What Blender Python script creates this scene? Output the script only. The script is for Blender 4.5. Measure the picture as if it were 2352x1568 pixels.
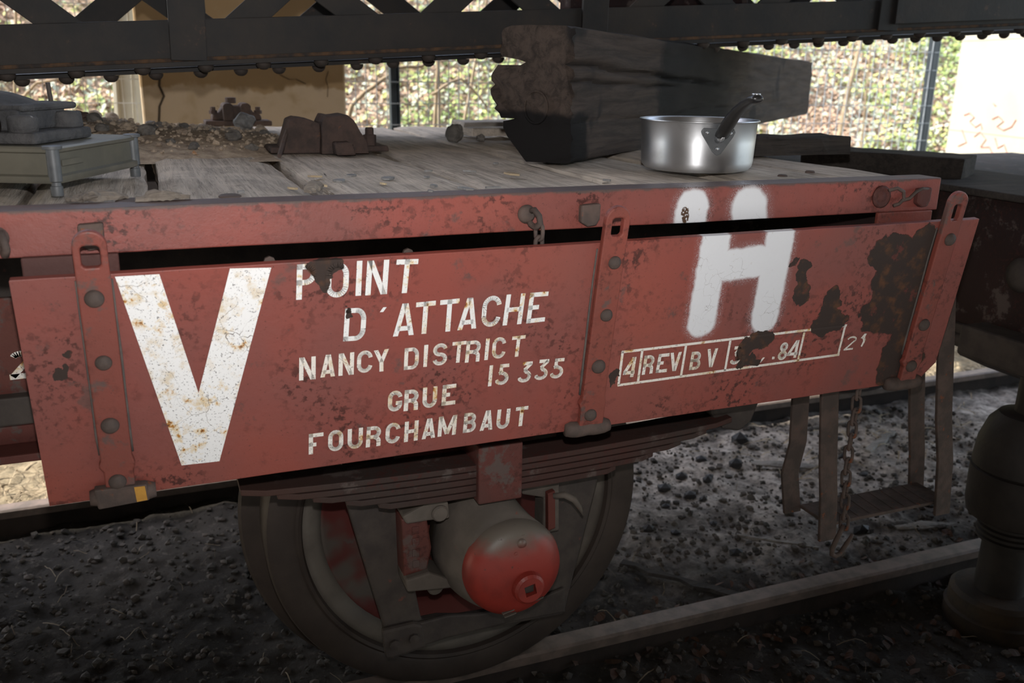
import bpy, bmesh, math, random
from mathutils import Vector, Matrix, noise
R = random.Random(7)
scene = bpy.context.scene
for o in list(bpy.data.objects): bpy.data.objects.remove(o)
col = scene.collection

# ------------------------------------------------------------------ camera
cam_d = bpy.data.cameras.new('camera'); cam = bpy.data.objects.new('camera', cam_d); col.objects.link(cam)
yaw, pitch, roll = math.radians(22.066), math.radians(16.671), math.radians(-.973)
fwd = Vector((math.sin(yaw)*math.cos(pitch), math.cos(yaw)*math.cos(pitch), -math.sin(pitch)))
rt = Vector((math.cos(yaw), -math.sin(yaw), 0)); dn = fwd.cross(rt)
r2 = rt*math.cos(roll) + dn*math.sin(roll); d2 = dn*math.cos(roll) - rt*math.sin(roll)
CAM = Vector((0, 0, 1.6294))
cam.matrix_world = Matrix(((r2.x, -d2.x, -fwd.x, 0), (r2.y, -d2.y, -fwd.y, 0), (r2.z, -d2.z, -fwd.z, CAM.z), (0, 0, 0, 1)))
cam_d.sensor_width = 36; cam_d.lens = 2091.4*36/2352; cam_d.clip_start = .02; cam_d.clip_end = 200
cam_d.dof.use_dof = True; cam_d.dof.focus_distance = 2.05; cam_d.dof.aperture_fstop = 4.2
scene.camera = cam

# ------------------------------------------------------------------ world, sun, flash, exposure
w = bpy.data.worlds.new('sky'); scene.world = w; w.use_nodes = True
wn = w.node_tree; sk = wn.nodes.new('ShaderNodeTexSky'); sk.sky_type = 'NISHITA'; sk.sun_disc = False
sk.sun_elevation = math.radians(44); sk.sun_rotation = math.radians(-60)
wn.nodes['Background'].inputs['Strength'].default_value = 1.4
mx = wn.nodes.new('ShaderNodeMix'); mx.data_type = 'RGBA'; mx.inputs[0].default_value = .7; mx.inputs[7].default_value = (.98, .95, .90, 1)   # blue sky mixed towards white to keep the ambient light neutral
wn.links.new(sk.outputs[0], mx.inputs[6]); wn.links.new(mx.outputs[2], wn.nodes['Background'].inputs['Color'])
sd = bpy.data.lights.new('sun', 'SUN'); sun = bpy.data.objects.new('sun', sd); col.objects.link(sun)
sd.energy = 8.5; sd.angle = .009; sd.color = (1, .95, .86)
sun.rotation_euler = Vector((-.70, .15, .70)).to_track_quat('Z', 'Y').to_euler(); sun.location = (-6, 4, 12)
# the photographer's own flash, mounted just above the lens
fd = bpy.data.lights.new('camera_flash', 'SPOT'); fl = bpy.data.objects.new('camera_flash', fd); col.objects.link(fl)
fl.location = CAM + Vector((.01, .02, .14)); fd.energy = 113; fd.color = (1, .97, .95); fd.shadow_soft_size = .018
fd.spot_size = math.radians(112); fd.spot_blend = .8
fl.rotation_euler = Vector((math.sin(.29)*.978, math.cos(.29)*.978, .17)).to_track_quat('-Z', 'Y').to_euler()
vs = scene.view_settings; vs.view_transform = 'Standard'; vs.look = 'None'; vs.gamma = 1; vs.use_curve_mapping = False
vs.exposure = 0

# ------------------------------------------------------------------ helpers: objects
def link(o, parent=None):
    col.objects.link(o)
    if parent is not None:
        o.parent = parent
        o.matrix_parent_inverse = Matrix.Translation(parent.location).inverted() if parent.type == 'EMPTY' else parent.matrix_basis.inverted()
    return o
def tag(o, label, cat, group=None, kind=None):
    if label: o['label'] = label
    if cat: o['category'] = cat
    if group: o['group'] = group
    if kind: o['kind'] = kind
    return o
def thing(name, label, cat, loc=(0, 0, 0), group=None):
    e = bpy.data.objects.new(name, None); e.location = loc; e.empty_display_size = .05; col.objects.link(e)
    return tag(e, label, cat, group)
def obj(name, bm, mat, parent=None, smooth=False, bevel=0, seg=2, autos=None):
    me = bpy.data.meshes.new(name)
    bmesh.ops.recalc_face_normals(bm, faces=bm.faces)
    bm.to_mesh(me); bm.free()
    for m in (mat if isinstance(mat, list) else [mat]): me.materials.append(m)
    o = bpy.data.objects.new(name, me)
    if smooth or autos:
        for p in me.polygons: p.use_smooth = True
        if autos:
            try: me.set_sharp_from_angle(angle=math.radians(autos))
            except Exception: pass
    if bevel:
        b = o.modifiers.new('bevel', 'BEVEL'); b.width = bevel; b.segments = seg; b.limit_method = 'ANGLE'; b.angle_limit = math.radians(40)
    return link(o, parent)
def inst(src, name, parent, loc=None, rot=None, scale=None):
    o = bpy.data.objects.new(name, src.data)
    if loc is not None: o.location = loc
    if rot is not None: o.rotation_euler = rot
    if scale is not None: o.scale = scale
    return link(o, parent)
def meshobj(name, verts, faces, mats, parent=None, smooth=False, midx=None):
    me = bpy.data.meshes.new(name); me.from_pydata(verts, [], faces)
    for m in (mats if isinstance(mats, list) else [mats]): me.materials.append(m)
    if midx: me.polygons.foreach_set('material_index', midx)
    if smooth: me.polygons.foreach_set('use_smooth', [True]*len(me.polygons))
    me.update()
    return link(bpy.data.objects.new(name, me), parent)
# ------------------------------------------------------------------ helpers: shapes
NB = bmesh.new
def box(bm, x0, x1, y0, y1, z0, z1, M=None):
    vs_ = [bm.verts.new((M @ Vector(p)) if M else p) for p in ((x0,y0,z0),(x1,y0,z0),(x1,y1,z0),(x0,y1,z0),(x0,y0,z1),(x1,y0,z1),(x1,y1,z1),(x0,y1,z1))]
    for f in ((0,3,2,1),(4,5,6,7),(0,1,5,4),(1,2,6,5),(2,3,7,6),(3,0,4,7)): bm.faces.new([vs_[i] for i in f])
    return bm
def loft(bm, rings, cap0=True, cap1=True, closed=True):
    V = [[bm.verts.new(p) for p in r] for r in rings]
    n = len(V[0])
    for a, b in zip(V, V[1:]):
        for i in range(n if closed else n-1):
            j = (i+1) % n; bm.faces.new((a[i], a[j], b[j], b[i]))
    if cap0: bm.faces.new(V[0][::-1])
    if cap1: bm.faces.new(V[-1])
    return bm
def lathe(bm, prof, c=(0,0,0), axis='Z', n=32, cap0=True, cap1=True):
    c = Vector(c); rings = []
    for r, h in prof:
        ring = []
        for i in range(n):
            a = 2*math.pi*i/n; x, y = r*math.cos(a), r*math.sin(a)
            ring.append(c + Vector((x, y, h) if axis == 'Z' else (x, h, y) if axis == 'Y' else (h, x, y)))
        rings.append(ring)
    return loft(bm, rings, cap0, cap1)
def tube(bm, pts, r, n=8, cap=True):
    pts = [Vector(p) for p in pts]; rs = r if isinstance(r, (list, tuple)) else [r]*len(pts)
    rings = []; up = None
    for i, p in enumerate(pts):
        d = (pts[min(i+1, len(pts)-1)] - pts[max(i-1, 0)]).normalized()
        if up is None: up = d.orthogonal().normalized()
        up = (up - d*up.dot(d)).normalized(); s = d.cross(up)
        rings.append([p + (up*math.cos(2*math.pi*k/n) + s*math.sin(2*math.pi*k/n))*rs[i] for k in range(n)])
    return loft(bm, rings, cap, cap)
def ringtube(bm, pts, r, n=8):
    pts = [Vector(p) for p in pts]; m = len(pts); nrm = Vector((0,0,0))
    for i in range(m): nrm += pts[i].cross(pts[(i+1) % m])
    nrm.normalize(); rings = []
    for i in range(m):
        d = (pts[(i+1) % m] - pts[i-1]).normalized(); s = d.cross(nrm)
        rings.append([pts[i] + (nrm*math.cos(2*math.pi*k/n) + s*math.sin(2*math.pi*k/n))*r for k in range(n)])
    V = [[bm.verts.new(p) for p in q] for q in rings]
    for i in range(m):
        a, b = V[i], V[(i+1) % m]
        for k in range(n): bm.faces.new((a[k], a[(k+1) % n], b[(k+1) % n], b[k]))
    return bm
def plate(bm, loops, f0, f1):
    """2-D outline (+ holes) extruded between two mappings f0 (front) and f1 (back)"""
    F = []
    for f in (f0, f1):
        L = []
        for lp in loops:
            v = [bm.verts.new(f(*p)) for p in lp]; L.append(v)
        es = [bm.edges.new((v[i], v[(i+1) % len(v)])) for v in L for i in range(len(v))]
        bmesh.ops.triangle_fill(bm, use_beauty=True, use_dissolve=False, edges=es)
        F.append(L)
    for a, b in zip(*F):
        for i in range(len(a)):
            j = (i+1) % len(a); bm.faces.new((a[i], a[j], b[j], b[i]))
    return bm
def prismY(bm, loops, y0, y1):
    if loops and not isinstance(loops[0][0], (list, tuple)): loops = [loops]
    return plate(bm, loops, lambda a, b: Vector((a, y0, b)), lambda a, b: Vector((a, y1, b)))
def bar(bm, p0, p1, h, y0, y1):
    """flat bar in an XZ plane from p0 to p1 (x,z), height h, between y0 and y1"""
    a, b = Vector(p0), Vector(p1); d = (b-a).normalized(); q = Vector((-d.y, d.x))*h/2
    return prismY(bm, [tuple(a+q), tuple(b+q), tuple(b-q), tuple(a-q)], y0, y1)
def arc(cx, cy, rx, ry, a0, a1, n=10):
    return [(cx+rx*math.cos(math.radians(a0+(a1-a0)*i/n)), cy+ry*math.sin(math.radians(a0+(a1-a0)*i/n))) for i in range(n+1)]
def rock(bm, c, r, seed, sq=(1,1,1), sub=2):
    m = bmesh.ops.create_icosphere(bm, subdivisions=sub, radius=1)
    for v in m['verts']:
        p = v.co.copy(); k = 1 + .38*noise.noise(p*1.3+Vector((seed*7.3, seed*3.1, seed))) + .12*noise.noise(p*3.7+Vector((seed, 0, 0)))
        v.co = Vector((p.x*sq[0], p.y*sq[1], p.z*sq[2]))*k*r + Vector(c)
    return bm
def fbm(p, o=4): return noise.fractal(Vector(p), 1.0, 2.0, o)

# ------------------------------------------------------------------ helpers: materials
class Mt:
    def __init__(s, name, rough=.6, spec=.4, metal=0):
        s.m = bpy.data.materials.new(name); s.m.use_nodes = True; s.t = s.m.node_tree
        s.b = s.t.nodes['Principled BSDF']; s.set('Roughness', rough); s.set('Specular IOR Level', spec); s.set('Metallic', metal)
        s.co = s.t.nodes.new('ShaderNodeTexCoord').outputs['Object']
    def put(s, sock, v):
        if isinstance(v, bpy.types.NodeSocket): s.t.links.new(v, sock)
        elif v is not None:
            if sock.type == 'RGBA' and len(v) == 3: v = (*v, 1)
            sock.default_value = v
    def set(s, k, v): s.put(s.b.inputs[k], v); return s
    def node(s, t, **at):
        n = s.t.nodes.new(t)
        for k, v in at.items(): setattr(n, k, v)
        return n
    def map(s, sc=(1,1,1), rot=(0,0,0), loc=(0,0,0), vec=None):
        n = s.node('ShaderNodeMapping'); s.put(n.inputs['Vector'], vec or s.co); n.inputs['Scale'].default_value = sc; n.inputs['Rotation'].default_value = rot; n.inputs['Location'].default_value = loc
        return n.outputs[0]
    def noise(s, scale, det=4, rough=.55, vec=None, dist=0):
        n = s.node('ShaderNodeTexNoise'); s.put(n.inputs['Vector'], vec or s.co); n.inputs['Scale'].default_value = scale; n.inputs['Detail'].default_value = det; n.inputs['Roughness'].default_value = rough; n.inputs['Distortion'].default_value = dist
        return n.outputs['Fac']
    def vor(s, scale, feat='F1', vec=None, rnd=1, out='Distance'):
        n = s.node('ShaderNodeTexVoronoi', feature=feat); s.put(n.inputs['Vector'], vec or s.co); n.inputs['Scale'].default_value = scale; n.inputs['Randomness'].default_value = rnd
        return n.outputs[out]
    def mr(s, v, a, b, c=0, d=1):
        n = s.node('ShaderNodeMapRange'); n.interpolation_type = 'SMOOTHSTEP'; s.put(n.inputs[0], v)
        for i, q in enumerate((a, b, c, d)): n.inputs[i+1].default_value = q
        return n.outputs[0]
    def math(s, op, a, b=None, clamp=False):
        n = s.node('ShaderNodeMath', operation=op, use_clamp=clamp); s.put(n.inputs[0], a)
        if b is not None: s.put(n.inputs[1], b)
        return n.outputs[0]
    def vm(s, op, a, b=None, sc=None):
        n = s.node('ShaderNodeVectorMath', operation=op); s.put(n.inputs[0], a)
        if b is not None: s.put(n.inputs[1], b)
        if sc is not None: s.put(n.inputs['Scale'], sc)
        return n.outputs['Value'] if op in ('DOT_PRODUCT', 'LENGTH', 'DISTANCE') else n.outputs[0]
    def mix(s, f, a, b):
        n = s.node('ShaderNodeMix', data_type='RGBA'); s.put(n.inputs[0], f); s.put(n.inputs[6], a); s.put(n.inputs[7], b)
        return n.outputs[2]
    def bump(s, h, st=.3, d=.002):
        n = s.node('ShaderNodeBump'); n.inputs['Strength'].default_value = st; n.inputs['Distance'].default_value = d; s.put(n.inputs['Height'], h); s.put(s.b.inputs['Normal'], n.outputs[0]); return s
    def done(s, colr=None):
        if colr is not None: s.set('Base Color', colr)
        return s.m
    # distance to a capsule a-b in the XZ plane
    def flat(s): return s.vm('MULTIPLY', s.co, (1, 0, 1))
    def capsule(s, p, a, b):
        a = Vector((a[0], 0, a[1])); b = Vector((b[0], 0, b[1])); ba = b-a
        pa = s.vm('SUBTRACT', p, tuple(a)); h = s.math('DIVIDE', s.vm('DOT_PRODUCT', pa, tuple(ba)), ba.dot(ba), True)
        return s.vm('LENGTH', s.vm('SUBTRACT', pa, s.vm('SCALE', tuple(ba), sc=h)))

# places on the side board where the paint has come off down to the rust: (x, z, radius_x, radius_z)
PEEL = [(1.67,1.13,.10,.12),(1.63,1.08,.085,.045),(1.725,.95,.075,.09),(1.605,1.235,.075,.045),(1.70,1.24,.05,.05),(1.455,1.105,.028,.055),(1.47,1.07,.05,.032),(1.355,1.205,.018,.032),(1.363,1.155,.022,.035),(1.285,1.043,.030,.03),(1.245,1.028,.030,.028),(1.262,.992,.028,.014),(.287,1.2835,.034,.018),(.283,1.262,.017,.017),(.905,.985,.012,.02),(-.160,1.13,.007,.016),(-.150,1.165,.006,.008),(1.325,1.225,.010,.012),(.33,1.205,.008,.010)]
def peel_mask(s):
    p = s.flat(); nz = s.node('ShaderNodeTexNoise'); s.put(nz.inputs['Vector'], s.co); nz.inputs['Scale'].default_value = 22; nz.inputs['Detail'].default_value = 5
    off = s.vm('MULTIPLY', s.vm('SUBTRACT', nz.outputs['Color'], (.5,.5,.5)), (.075, 0, .075))
    p = s.vm('ADD', p, off); best = None
    for x, z, rx, rz in PEEL:
        d = s.vm('LENGTH', s.vm('MULTIPLY', s.vm('SUBTRACT', p, (x, 0, z)), (1/rx, 0, 1/rz)))
        best = d if best is None else s.math('MINIMUM', best, d)
    return s.mr(best, 1.03, .97)
def rust_under(s):
    c = s.mix(s.mr(s.noise(30, 5), .5, .72), (.036,.024,.02), (.10,.045,.022))
    return s.mix(s.math('MULTIPLY', s.mr(s.noise(19, 5, .65), .58, .66), .75), c, (.13,.036,.028))
def red_paint(name, base=(.235,.056,.042), base2=(.19,.06,.05), peel=False, spray=None, wear=.5, rough=.5, lip=None):
    s = Mt(name, rough, .35)
    c = s.mix(s.mr(s.noise(4, 3), .35, .68), base, base2)
    c = s.mix(s.math('MULTIPLY', s.mr(s.noise(1.7, 2), .45, .7), .5), c, (base[0]*1.25, base[1]*1.3, base[2]*1.1))
    clus = s.mr(s.noise(5, 3), .44, .68)
    c = s.mix(s.math('MULTIPLY', s.mr(s.noise(26, 5, .7), .56, .72), .5), c, tuple(v*.45 for v in base))
    sp = s.mr(s.noise(75, 3, .6), .50, .64)
    c = s.mix(s.math('MULTIPLY', s.math('MULTIPLY', sp, clus), .95), c, (.055,.016,.012))
    sm = s.mr(s.noise(210, 2), .66, .74); c = s.mix(s.math('MULTIPLY', sm, .55), c, (.05,.02,.016))
    gd = s.mr(s.noise(13, 6, .65), .675-.13*wear, .75-.13*wear); c = s.mix(s.math('MULTIPLY', gd, .75*wear+.15), c, (.085,.065,.058))
    if lip:
        sz = s.node('ShaderNodeSeparateXYZ'); s.put(sz.inputs[0], s.co); c = s.mix(s.math('MULTIPLY', s.mr(s.math('ADD', sz.outputs[2], s.math('MULTIPLY', s.noise(18, 5, .65), .022)), lip, lip+.006), .85), c, (.075,.062,.056))
    h = s.math('ADD', s.math('MULTIPLY', s.noise(90, 5, .7), .6), s.math('MULTIPLY', s.noise(16, 4), .6))
    if spray:
        p = s.flat(); nz = s.node('ShaderNodeTexNoise'); s.put(nz.inputs['Vector'], s.co); nz.inputs['Scale'].default_value = 45; nz.inputs['Detail'].default_value = 3
        p = s.vm('ADD', p, s.vm('MULTIPLY', s.vm('SUBTRACT', nz.outputs['Color'], (.5,.5,.5)), (.010, 0, .010))); best = None
        for a, b, hw in spray:
            d = s.math('DIVIDE', s.capsule(p, a, b), hw); best = d if best is None else s.math('MINIMUM', best, d)
        core = s.mr(best, 1.12, .86)
        haze = s.math('MULTIPLY', s.mr(best, 1.55, .95), s.math('ADD', s.mr(s.noise(420, 2), .52, .66), .12))
        wh = s.mix(s.mr(s.noise(55, 4), .66, .78), (.66,.67,.70), (.45,.40,.34))
        wh = s.mix(s.mr(s.noise(24, 5, .7), .70, .76), wh, (.16,.085,.04))
        c = s.mix(s.math('MULTIPLY', haze, .55, True), c, (.50,.47,.50)); c = s.mix(core, c, wh)
    if spray and not peel:
        bl = s.vm('LENGTH', s.vm('MULTIPLY', s.vm('SUBTRACT', p, (1.066, 0, 1.337)), (1/.011, 0, 1/.017))); c = s.mix(s.math('MULTIPLY', s.mr(bl, 1.1, .9), s.mr(s.noise(190, 3), .40, .48)), c, (.07,.035,.018))
    if spray:
        ck = s.mr(s.vor(34, 'DISTANCE_TO_EDGE', vec=s.vm('ADD', s.co, s.vm('SCALE', s.node_col(40), sc=.03))), .010, .0); c = s.mix(s.math('MULTIPLY', s.math('MULTIPLY', ck, core), s.mr(s.noise(11, 3), .50, .58)), c, (.20,.17,.16))
    if peel:
        pm = peel_mask(s); c = s.mix(pm, c, rust_under(s)); h = s.math('SUBTRACT', h, s.math('MULTIPLY', pm, 1.2))
        s.set('Roughness', s.mr(pm, 0, 1, rough, .85))
    s.bump(h, .45, .0035)
    return s.done(c)
def white_paint(name, worn=.5, tint=(.80,.80,.79)):
    s = Mt(name, .55, .3)
    a = s.mr(s.noise(16, 5, .65), .60-.1*worn, .76-.1*worn); c = s.mix(s.math('MULTIPLY', a, .8), tint, (.62,.50,.33))
    rn = s.noise(38, 4, .62); rc = s.mr(s.noise(5.5, 3), .44-.04*worn, .58-.04*worn); c = s.mix(s.math('MULTIPLY', s.math('MULTIPLY', s.mr(rn, .52, .64), rc), .8), c, (.66,.50,.27)); c = s.mix(s.math('MULTIPLY', s.mr(rn, .615, .66), rc), c, (.42,.19,.04)); c = s.mix(s.math('MULTIPLY', s.mr(rn, .67, .70), rc), c, (.13,.05,.02))
    b = s.mr(s.noise(30, 5, .7), .60-.06*worn, .70-.06*worn); c = s.mix(s.math('MULTIPLY', b, s.math('MULTIPLY', s.mr(s.noise(5, 2), .42, .6), .75)), c, (.60,.42,.20))
    k = s.mr(s.noise(260, 3, .7), .63-.05*worn, .70-.05*worn); c = s.mix(s.math('MULTIPLY', k, .8), c, (.05,.04,.045))
    cr = s.mr(s.vor(20, 'DISTANCE_TO_EDGE', vec=s.vm('ADD', s.co, s.vm('SCALE', s.node_col(30), sc=.03))), .012, .0); c = s.mix(s.math('MULTIPLY', cr, s.mr(s.noise(8, 2), .52, .62)), c, (.10,.07,.06))
    c = s.mix(peel_mask(s), c, rust_under(s))
    s.bump(s.noise(120, 4), .25, .002)
    return s.done(c)
def node_col(s, sc):
    n = s.node('ShaderNodeTexNoise'); s.put(n.inputs['Vector'], s.co); n.inputs['Scale'].default_value = sc; return n.outputs['Color']
Mt.node_col = node_col
GREYSEAM = None
def plain(name, a, b, scale=12, rough=.7, spec=.3, metal=0, bst=.4, bd=.003, bs=40, dots=None, stretch=None):
    s = Mt(name, rough, spec, metal); v = s.map(stretch) if stretch else None
    c = s.mix(s.mr(s.noise(scale, 5, .6, v), .36, .66), a, b)
    if dots: c = s.mix(s.mr(s.noise(dots[1], 4, .65), dots[2], dots[2]+.08), c, dots[0])
    s.bump(s.noise(bs, 5, .65, v), bst, bd)
    return s.done(c)
def wood(name, a, b, axis='Y', rough=.85, grain=(.55), crack=(.012,.010,.008)):
    s = Mt(name, rough, .2)
    st = {'Y': (26, 1.3, 26), 'X': (1.3, 26, 26), 'Z': (26, 26, 1.3)}[axis] if isinstance(axis, str) else (26, 1.3, 26)
    v = s.map(st) if isinstance(axis, str) else s.map(st, vec=s.map(rot=(0, 0, axis)))
    g = s.noise(2.2, 6, .7, v, .6)
    c = s.mix(s.mr(g, .34, .66), a, b)
    g2 = s.noise(6.5, 4, .7, v, .4); c = s.mix(s.math('MULTIPLY', s.mr(g2, .52, .68), .65), c, tuple(x*.45 for x in b))
    c = s.mix(s.math('MULTIPLY', s.mr(s.noise(32, 5, .7), .60, .70), .6), c, tuple(x*.4 for x in b))
    c = s.mix(s.math('MULTIPLY', s.mr(s.noise(5, 4), .45, .7), .5), c, tuple(x*1.35 for x in a))
    k = s.mr(s.noise(1.1, 5, .75, v, 1.4), .66, .70); c = s.mix(k, c, crack)
    s.bump(s.math('SUBTRACT', s.math('ADD', g, s.math('MULTIPLY', g2, -.6)), s.math('MULTIPLY', k, .9)), .9, .006)
    return s.done(c)

RED = red_paint('red_paint_side_board', peel=True, spray=[((1.1094,1.32),(1.1080,1.105),.036),((1.2735,1.325),(1.2765,1.10),.037),((1.15,1.232),(1.270,1.238),.036)])
REDB = red_paint('red_paint_edge_beam', base=(.25,.062,.048), spray=[((1.083,1.352),(1.074,1.29),.040),((1.229,1.347),(1.240,1.28),.046)], wear=.55, lip=1.400)
REDS = red_paint('red_paint_straps', base=(.215,.050,.036), base2=(.17,.048,.036), wear=.8)
REDD = red_paint('red_paint_old_dark', base=(.10,.028,.022), base2=(.07,.03,.026), wear=.9, rough=.7)
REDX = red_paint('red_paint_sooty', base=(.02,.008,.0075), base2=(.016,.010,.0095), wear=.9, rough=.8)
REDAX = Mt('red_axle_lid', .45, .4)
_c = REDAX.mix(REDAX.mr(REDAX.noise(14, 4), .4, .7), (.26,.030,.021), (.18,.025,.019))
_z = REDAX.node('ShaderNodeSeparateXYZ'); REDAX.put(_z.inputs[0], REDAX.co)
_d = REDAX.mr(REDAX.math('ADD', _z.outputs[2], REDAX.math('MULTIPLY', REDAX.noise(12, 4), .09)), .575, .63)
_c = REDAX.mix(_d, _c, (.14,.12,.10)); _c = REDAX.mix(REDAX.mr(REDAX.noise(45, 4, .7), .64, .72), _c, (.06,.03,.025)); REDAX.bump(REDAX.noise(40, 4), .3, .002); REDAX = REDAX.done(_c)
RUST = plain('rusty_bare_steel', (.062,.047,.041), (.10,.070,.059), 22, .75, .3, 0, .6, .003, 60, ((.17,.06,.03), 40, .62))
GREYIR = plain('dusty_cast_iron', (.085,.072,.061), (.12,.10,.085), 9, .8, .25, 0, .4, .003, 45, ((.16,.06,.045), 30, .66))
DARKIR = plain('dark_greasy_iron', (.042,.034,.031), (.064,.052,.045), 14, .7, .3, 0, .5, .003, 50, ((.12,.05,.04), 26, .66))
BOOMP = Mt('blue_black_boom_steel', .62, .3)
_c = BOOMP.mix(BOOMP.mr(BOOMP.noise(5, 5, .65), .38, .66), (.018,.0172,.0175), (.032,.026,.0225)); _c = BOOMP.mix(BOOMP.mr(BOOMP.noise(20, 4, .7), .62, .76), _c, (.09,.05,.035))
BOOMP.bump(BOOMP.noise(35, 5), .35, .003); BOOMP = BOOMP.done(_c)
BOOMR = plain('boom_rusty_edge', (.11,.062,.034), (.035,.030,.028), 30, .8, .25, 0, .5, .003, 60)
DECKW = wood('weathered_deck_plank', (.55,.475,.40), (.33,.285,.24), 'Y')
BAULK = Mt('old_black_baulk', .85, .15)
_v = BAULK.map((1.6, 24, 24), vec=BAULK.map(rot=(0, 0, math.radians(-41.7))))
_g = BAULK.noise(1.6, 6, .72, _v, .5); _c = BAULK.mix(BAULK.mr(_g, .36, .68), (.062,.046,.038), (.027,.021,.018))
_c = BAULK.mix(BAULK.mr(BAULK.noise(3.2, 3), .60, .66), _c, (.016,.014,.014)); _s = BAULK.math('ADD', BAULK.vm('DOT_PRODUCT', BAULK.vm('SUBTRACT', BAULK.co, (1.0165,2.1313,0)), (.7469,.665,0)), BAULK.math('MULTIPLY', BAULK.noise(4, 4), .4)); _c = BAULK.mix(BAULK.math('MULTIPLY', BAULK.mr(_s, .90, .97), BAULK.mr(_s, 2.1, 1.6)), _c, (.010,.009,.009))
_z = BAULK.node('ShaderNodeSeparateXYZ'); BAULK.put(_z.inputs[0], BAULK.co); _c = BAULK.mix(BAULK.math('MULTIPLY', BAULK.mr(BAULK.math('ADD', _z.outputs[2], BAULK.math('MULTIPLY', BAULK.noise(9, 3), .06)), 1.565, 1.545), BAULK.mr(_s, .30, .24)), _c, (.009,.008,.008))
_k = BAULK.mr(BAULK.noise(.9, 5, .75, _v, 1.6), .67, .70); _c = BAULK.mix(_k, _c, (.006,.005,.005))
BAULK.bump(BAULK.math('SUBTRACT', _g, _k), .5, .005); BAULK = BAULK.done(_c)
TIMB = wood('dark_timber', (.055,.046,.040), (.03,.026,.024), 'X')
BOARD = wood('grey_weathered_board', (.30,.27,.24), (.18,.16,.14), 'X')
ALU = Mt('brushed_aluminium', .30, .5, 1.0); _t = ALU.node('ShaderNodeTangent', direction_type='RADIAL', axis='Z'); ALU.set('Anisotropic', .75); ALU.set('Anisotropic Rotation', .25); ALU.set('Tangent', _t.outputs[0])
ALU.set('Roughness', ALU.mr(ALU.noise(9, 4), .3, .7, .36, .46)); ALU.bump(ALU.noise(60, 4), .06, .001)
ALU = ALU.done(ALU.mix(ALU.mr(ALU.noise(14, 4), .5, .75), (.60,.61,.63), (.46,.47,.48)))
BAKE = plain('black_bakelite', (.010,.010,.011), (.018,.017,.017), 8, .28, .5, 0, .05, .001, 60)
CASEM = plain('olive_grey_painted_metal', (.15,.14,.11), (.11,.105,.085), 10, .34, .5, .25, .15, .001, 60)
ZINC = plain('zinc_grey_metal', (.11,.115,.12), (.085,.09,.095), 30, .5, .4, .3, .3, .001, 90)
CAST = plain('sooty_grey_casting', (.042,.042,.044), (.078,.075,.075), 14, .85, .25, 0, .8, .008, 45, ((.26,.26,.26), 55, .68))
TYRE = plain('dull_tyre_steel', (.034,.025,.021), (.052,.039,.032), 7, .6, .35, .1, .35, .002, 40)
DISCG = plain('wheel_web_dusty_grey', (.12,.105,.09), (.085,.072,.062), 8, .8, .25, 0, .3, .002, 40)
DISC = Mt('wheel_disc_dusty_red', .7, .25)
_c = DISC.mix(DISC.mr(DISC.noise(4.5, 3, .5), .40, .50), (.075,.062,.053), (.085,.019,.016)); _c = DISC.mix(DISC.mr(DISC.noise(17, 5), .6, .75), _c, (.07,.055,.05)); DISC.bump(DISC.noise(30, 4), .3, .002); DISC = DISC.done(_c)
RAILM = plain('dull_brown_rail', (.22,.165,.135), (.14,.11,.09), 16, .55, .4, .2, .3, .002, 60)
YEL = plain('yellow_paint_patch', (.50,.26,.045), (.40,.20,.04), 30, .6, .3)
STONE = plain('grey_stone', (.17,.155,.14), (.10,.092,.085), 20, .9, .2, 0, .5, .004, 60)
SCRAP = wood('grey_plank_scrap', (.21,.18,.15), (.12,.10,.085), 'X')
SLATE = plain('grey_slate_flake', (.24,.235,.23), (.15,.145,.14), 30, .7, .3)
SAND = plain('sandy_dirt', (.46,.37,.28), (.28,.22,.17), 30, .95, .1, 0, .8, .006, 70, ((.34,.17,.08), 9, .66))
COAL = plain('coal_lump', (.022,.020,.020), (.045,.04,.038), 18, .6, .35, 0, .5, .004, 50)
STRAWD = plain('trodden_straw', (.24,.19,.13), (.14,.11,.08), 3, .85, .15, 0, 0, .001, 5)
STRAW = plain('dry_straw', (.46,.37,.24), (.30,.23,.15), 3, .8, .2, 0, 0, .001, 5)
DLEAF = plain('dead_leaf', (.10,.052,.034), (.06,.04,.03), 6, .75, .25, 0, 0, .001, 5)
POSTM = plain('dark_blue_grey_post', (.035,.045,.055), (.05,.06,.07), 10, .4, .45, .2, .1, .001, 30)
WIRE = plain('galvanised_wire', (.50,.53,.56), (.40,.43,.46), 20, .5, .4, .4, 0, .001, 30)
BARK = plain('pale_bark', (.42,.33,.22), (.28,.21,.14), 12, .85, .2, 0, .4, .004, 40)
LETW = white_paint('white_lettering', .75, (.74,.70,.65)); LETB = white_paint('white_lettering_bright', .35, (.74,.74,.73)); VW = white_paint('white_v_paint', .9, (.80,.80,.80))

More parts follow.
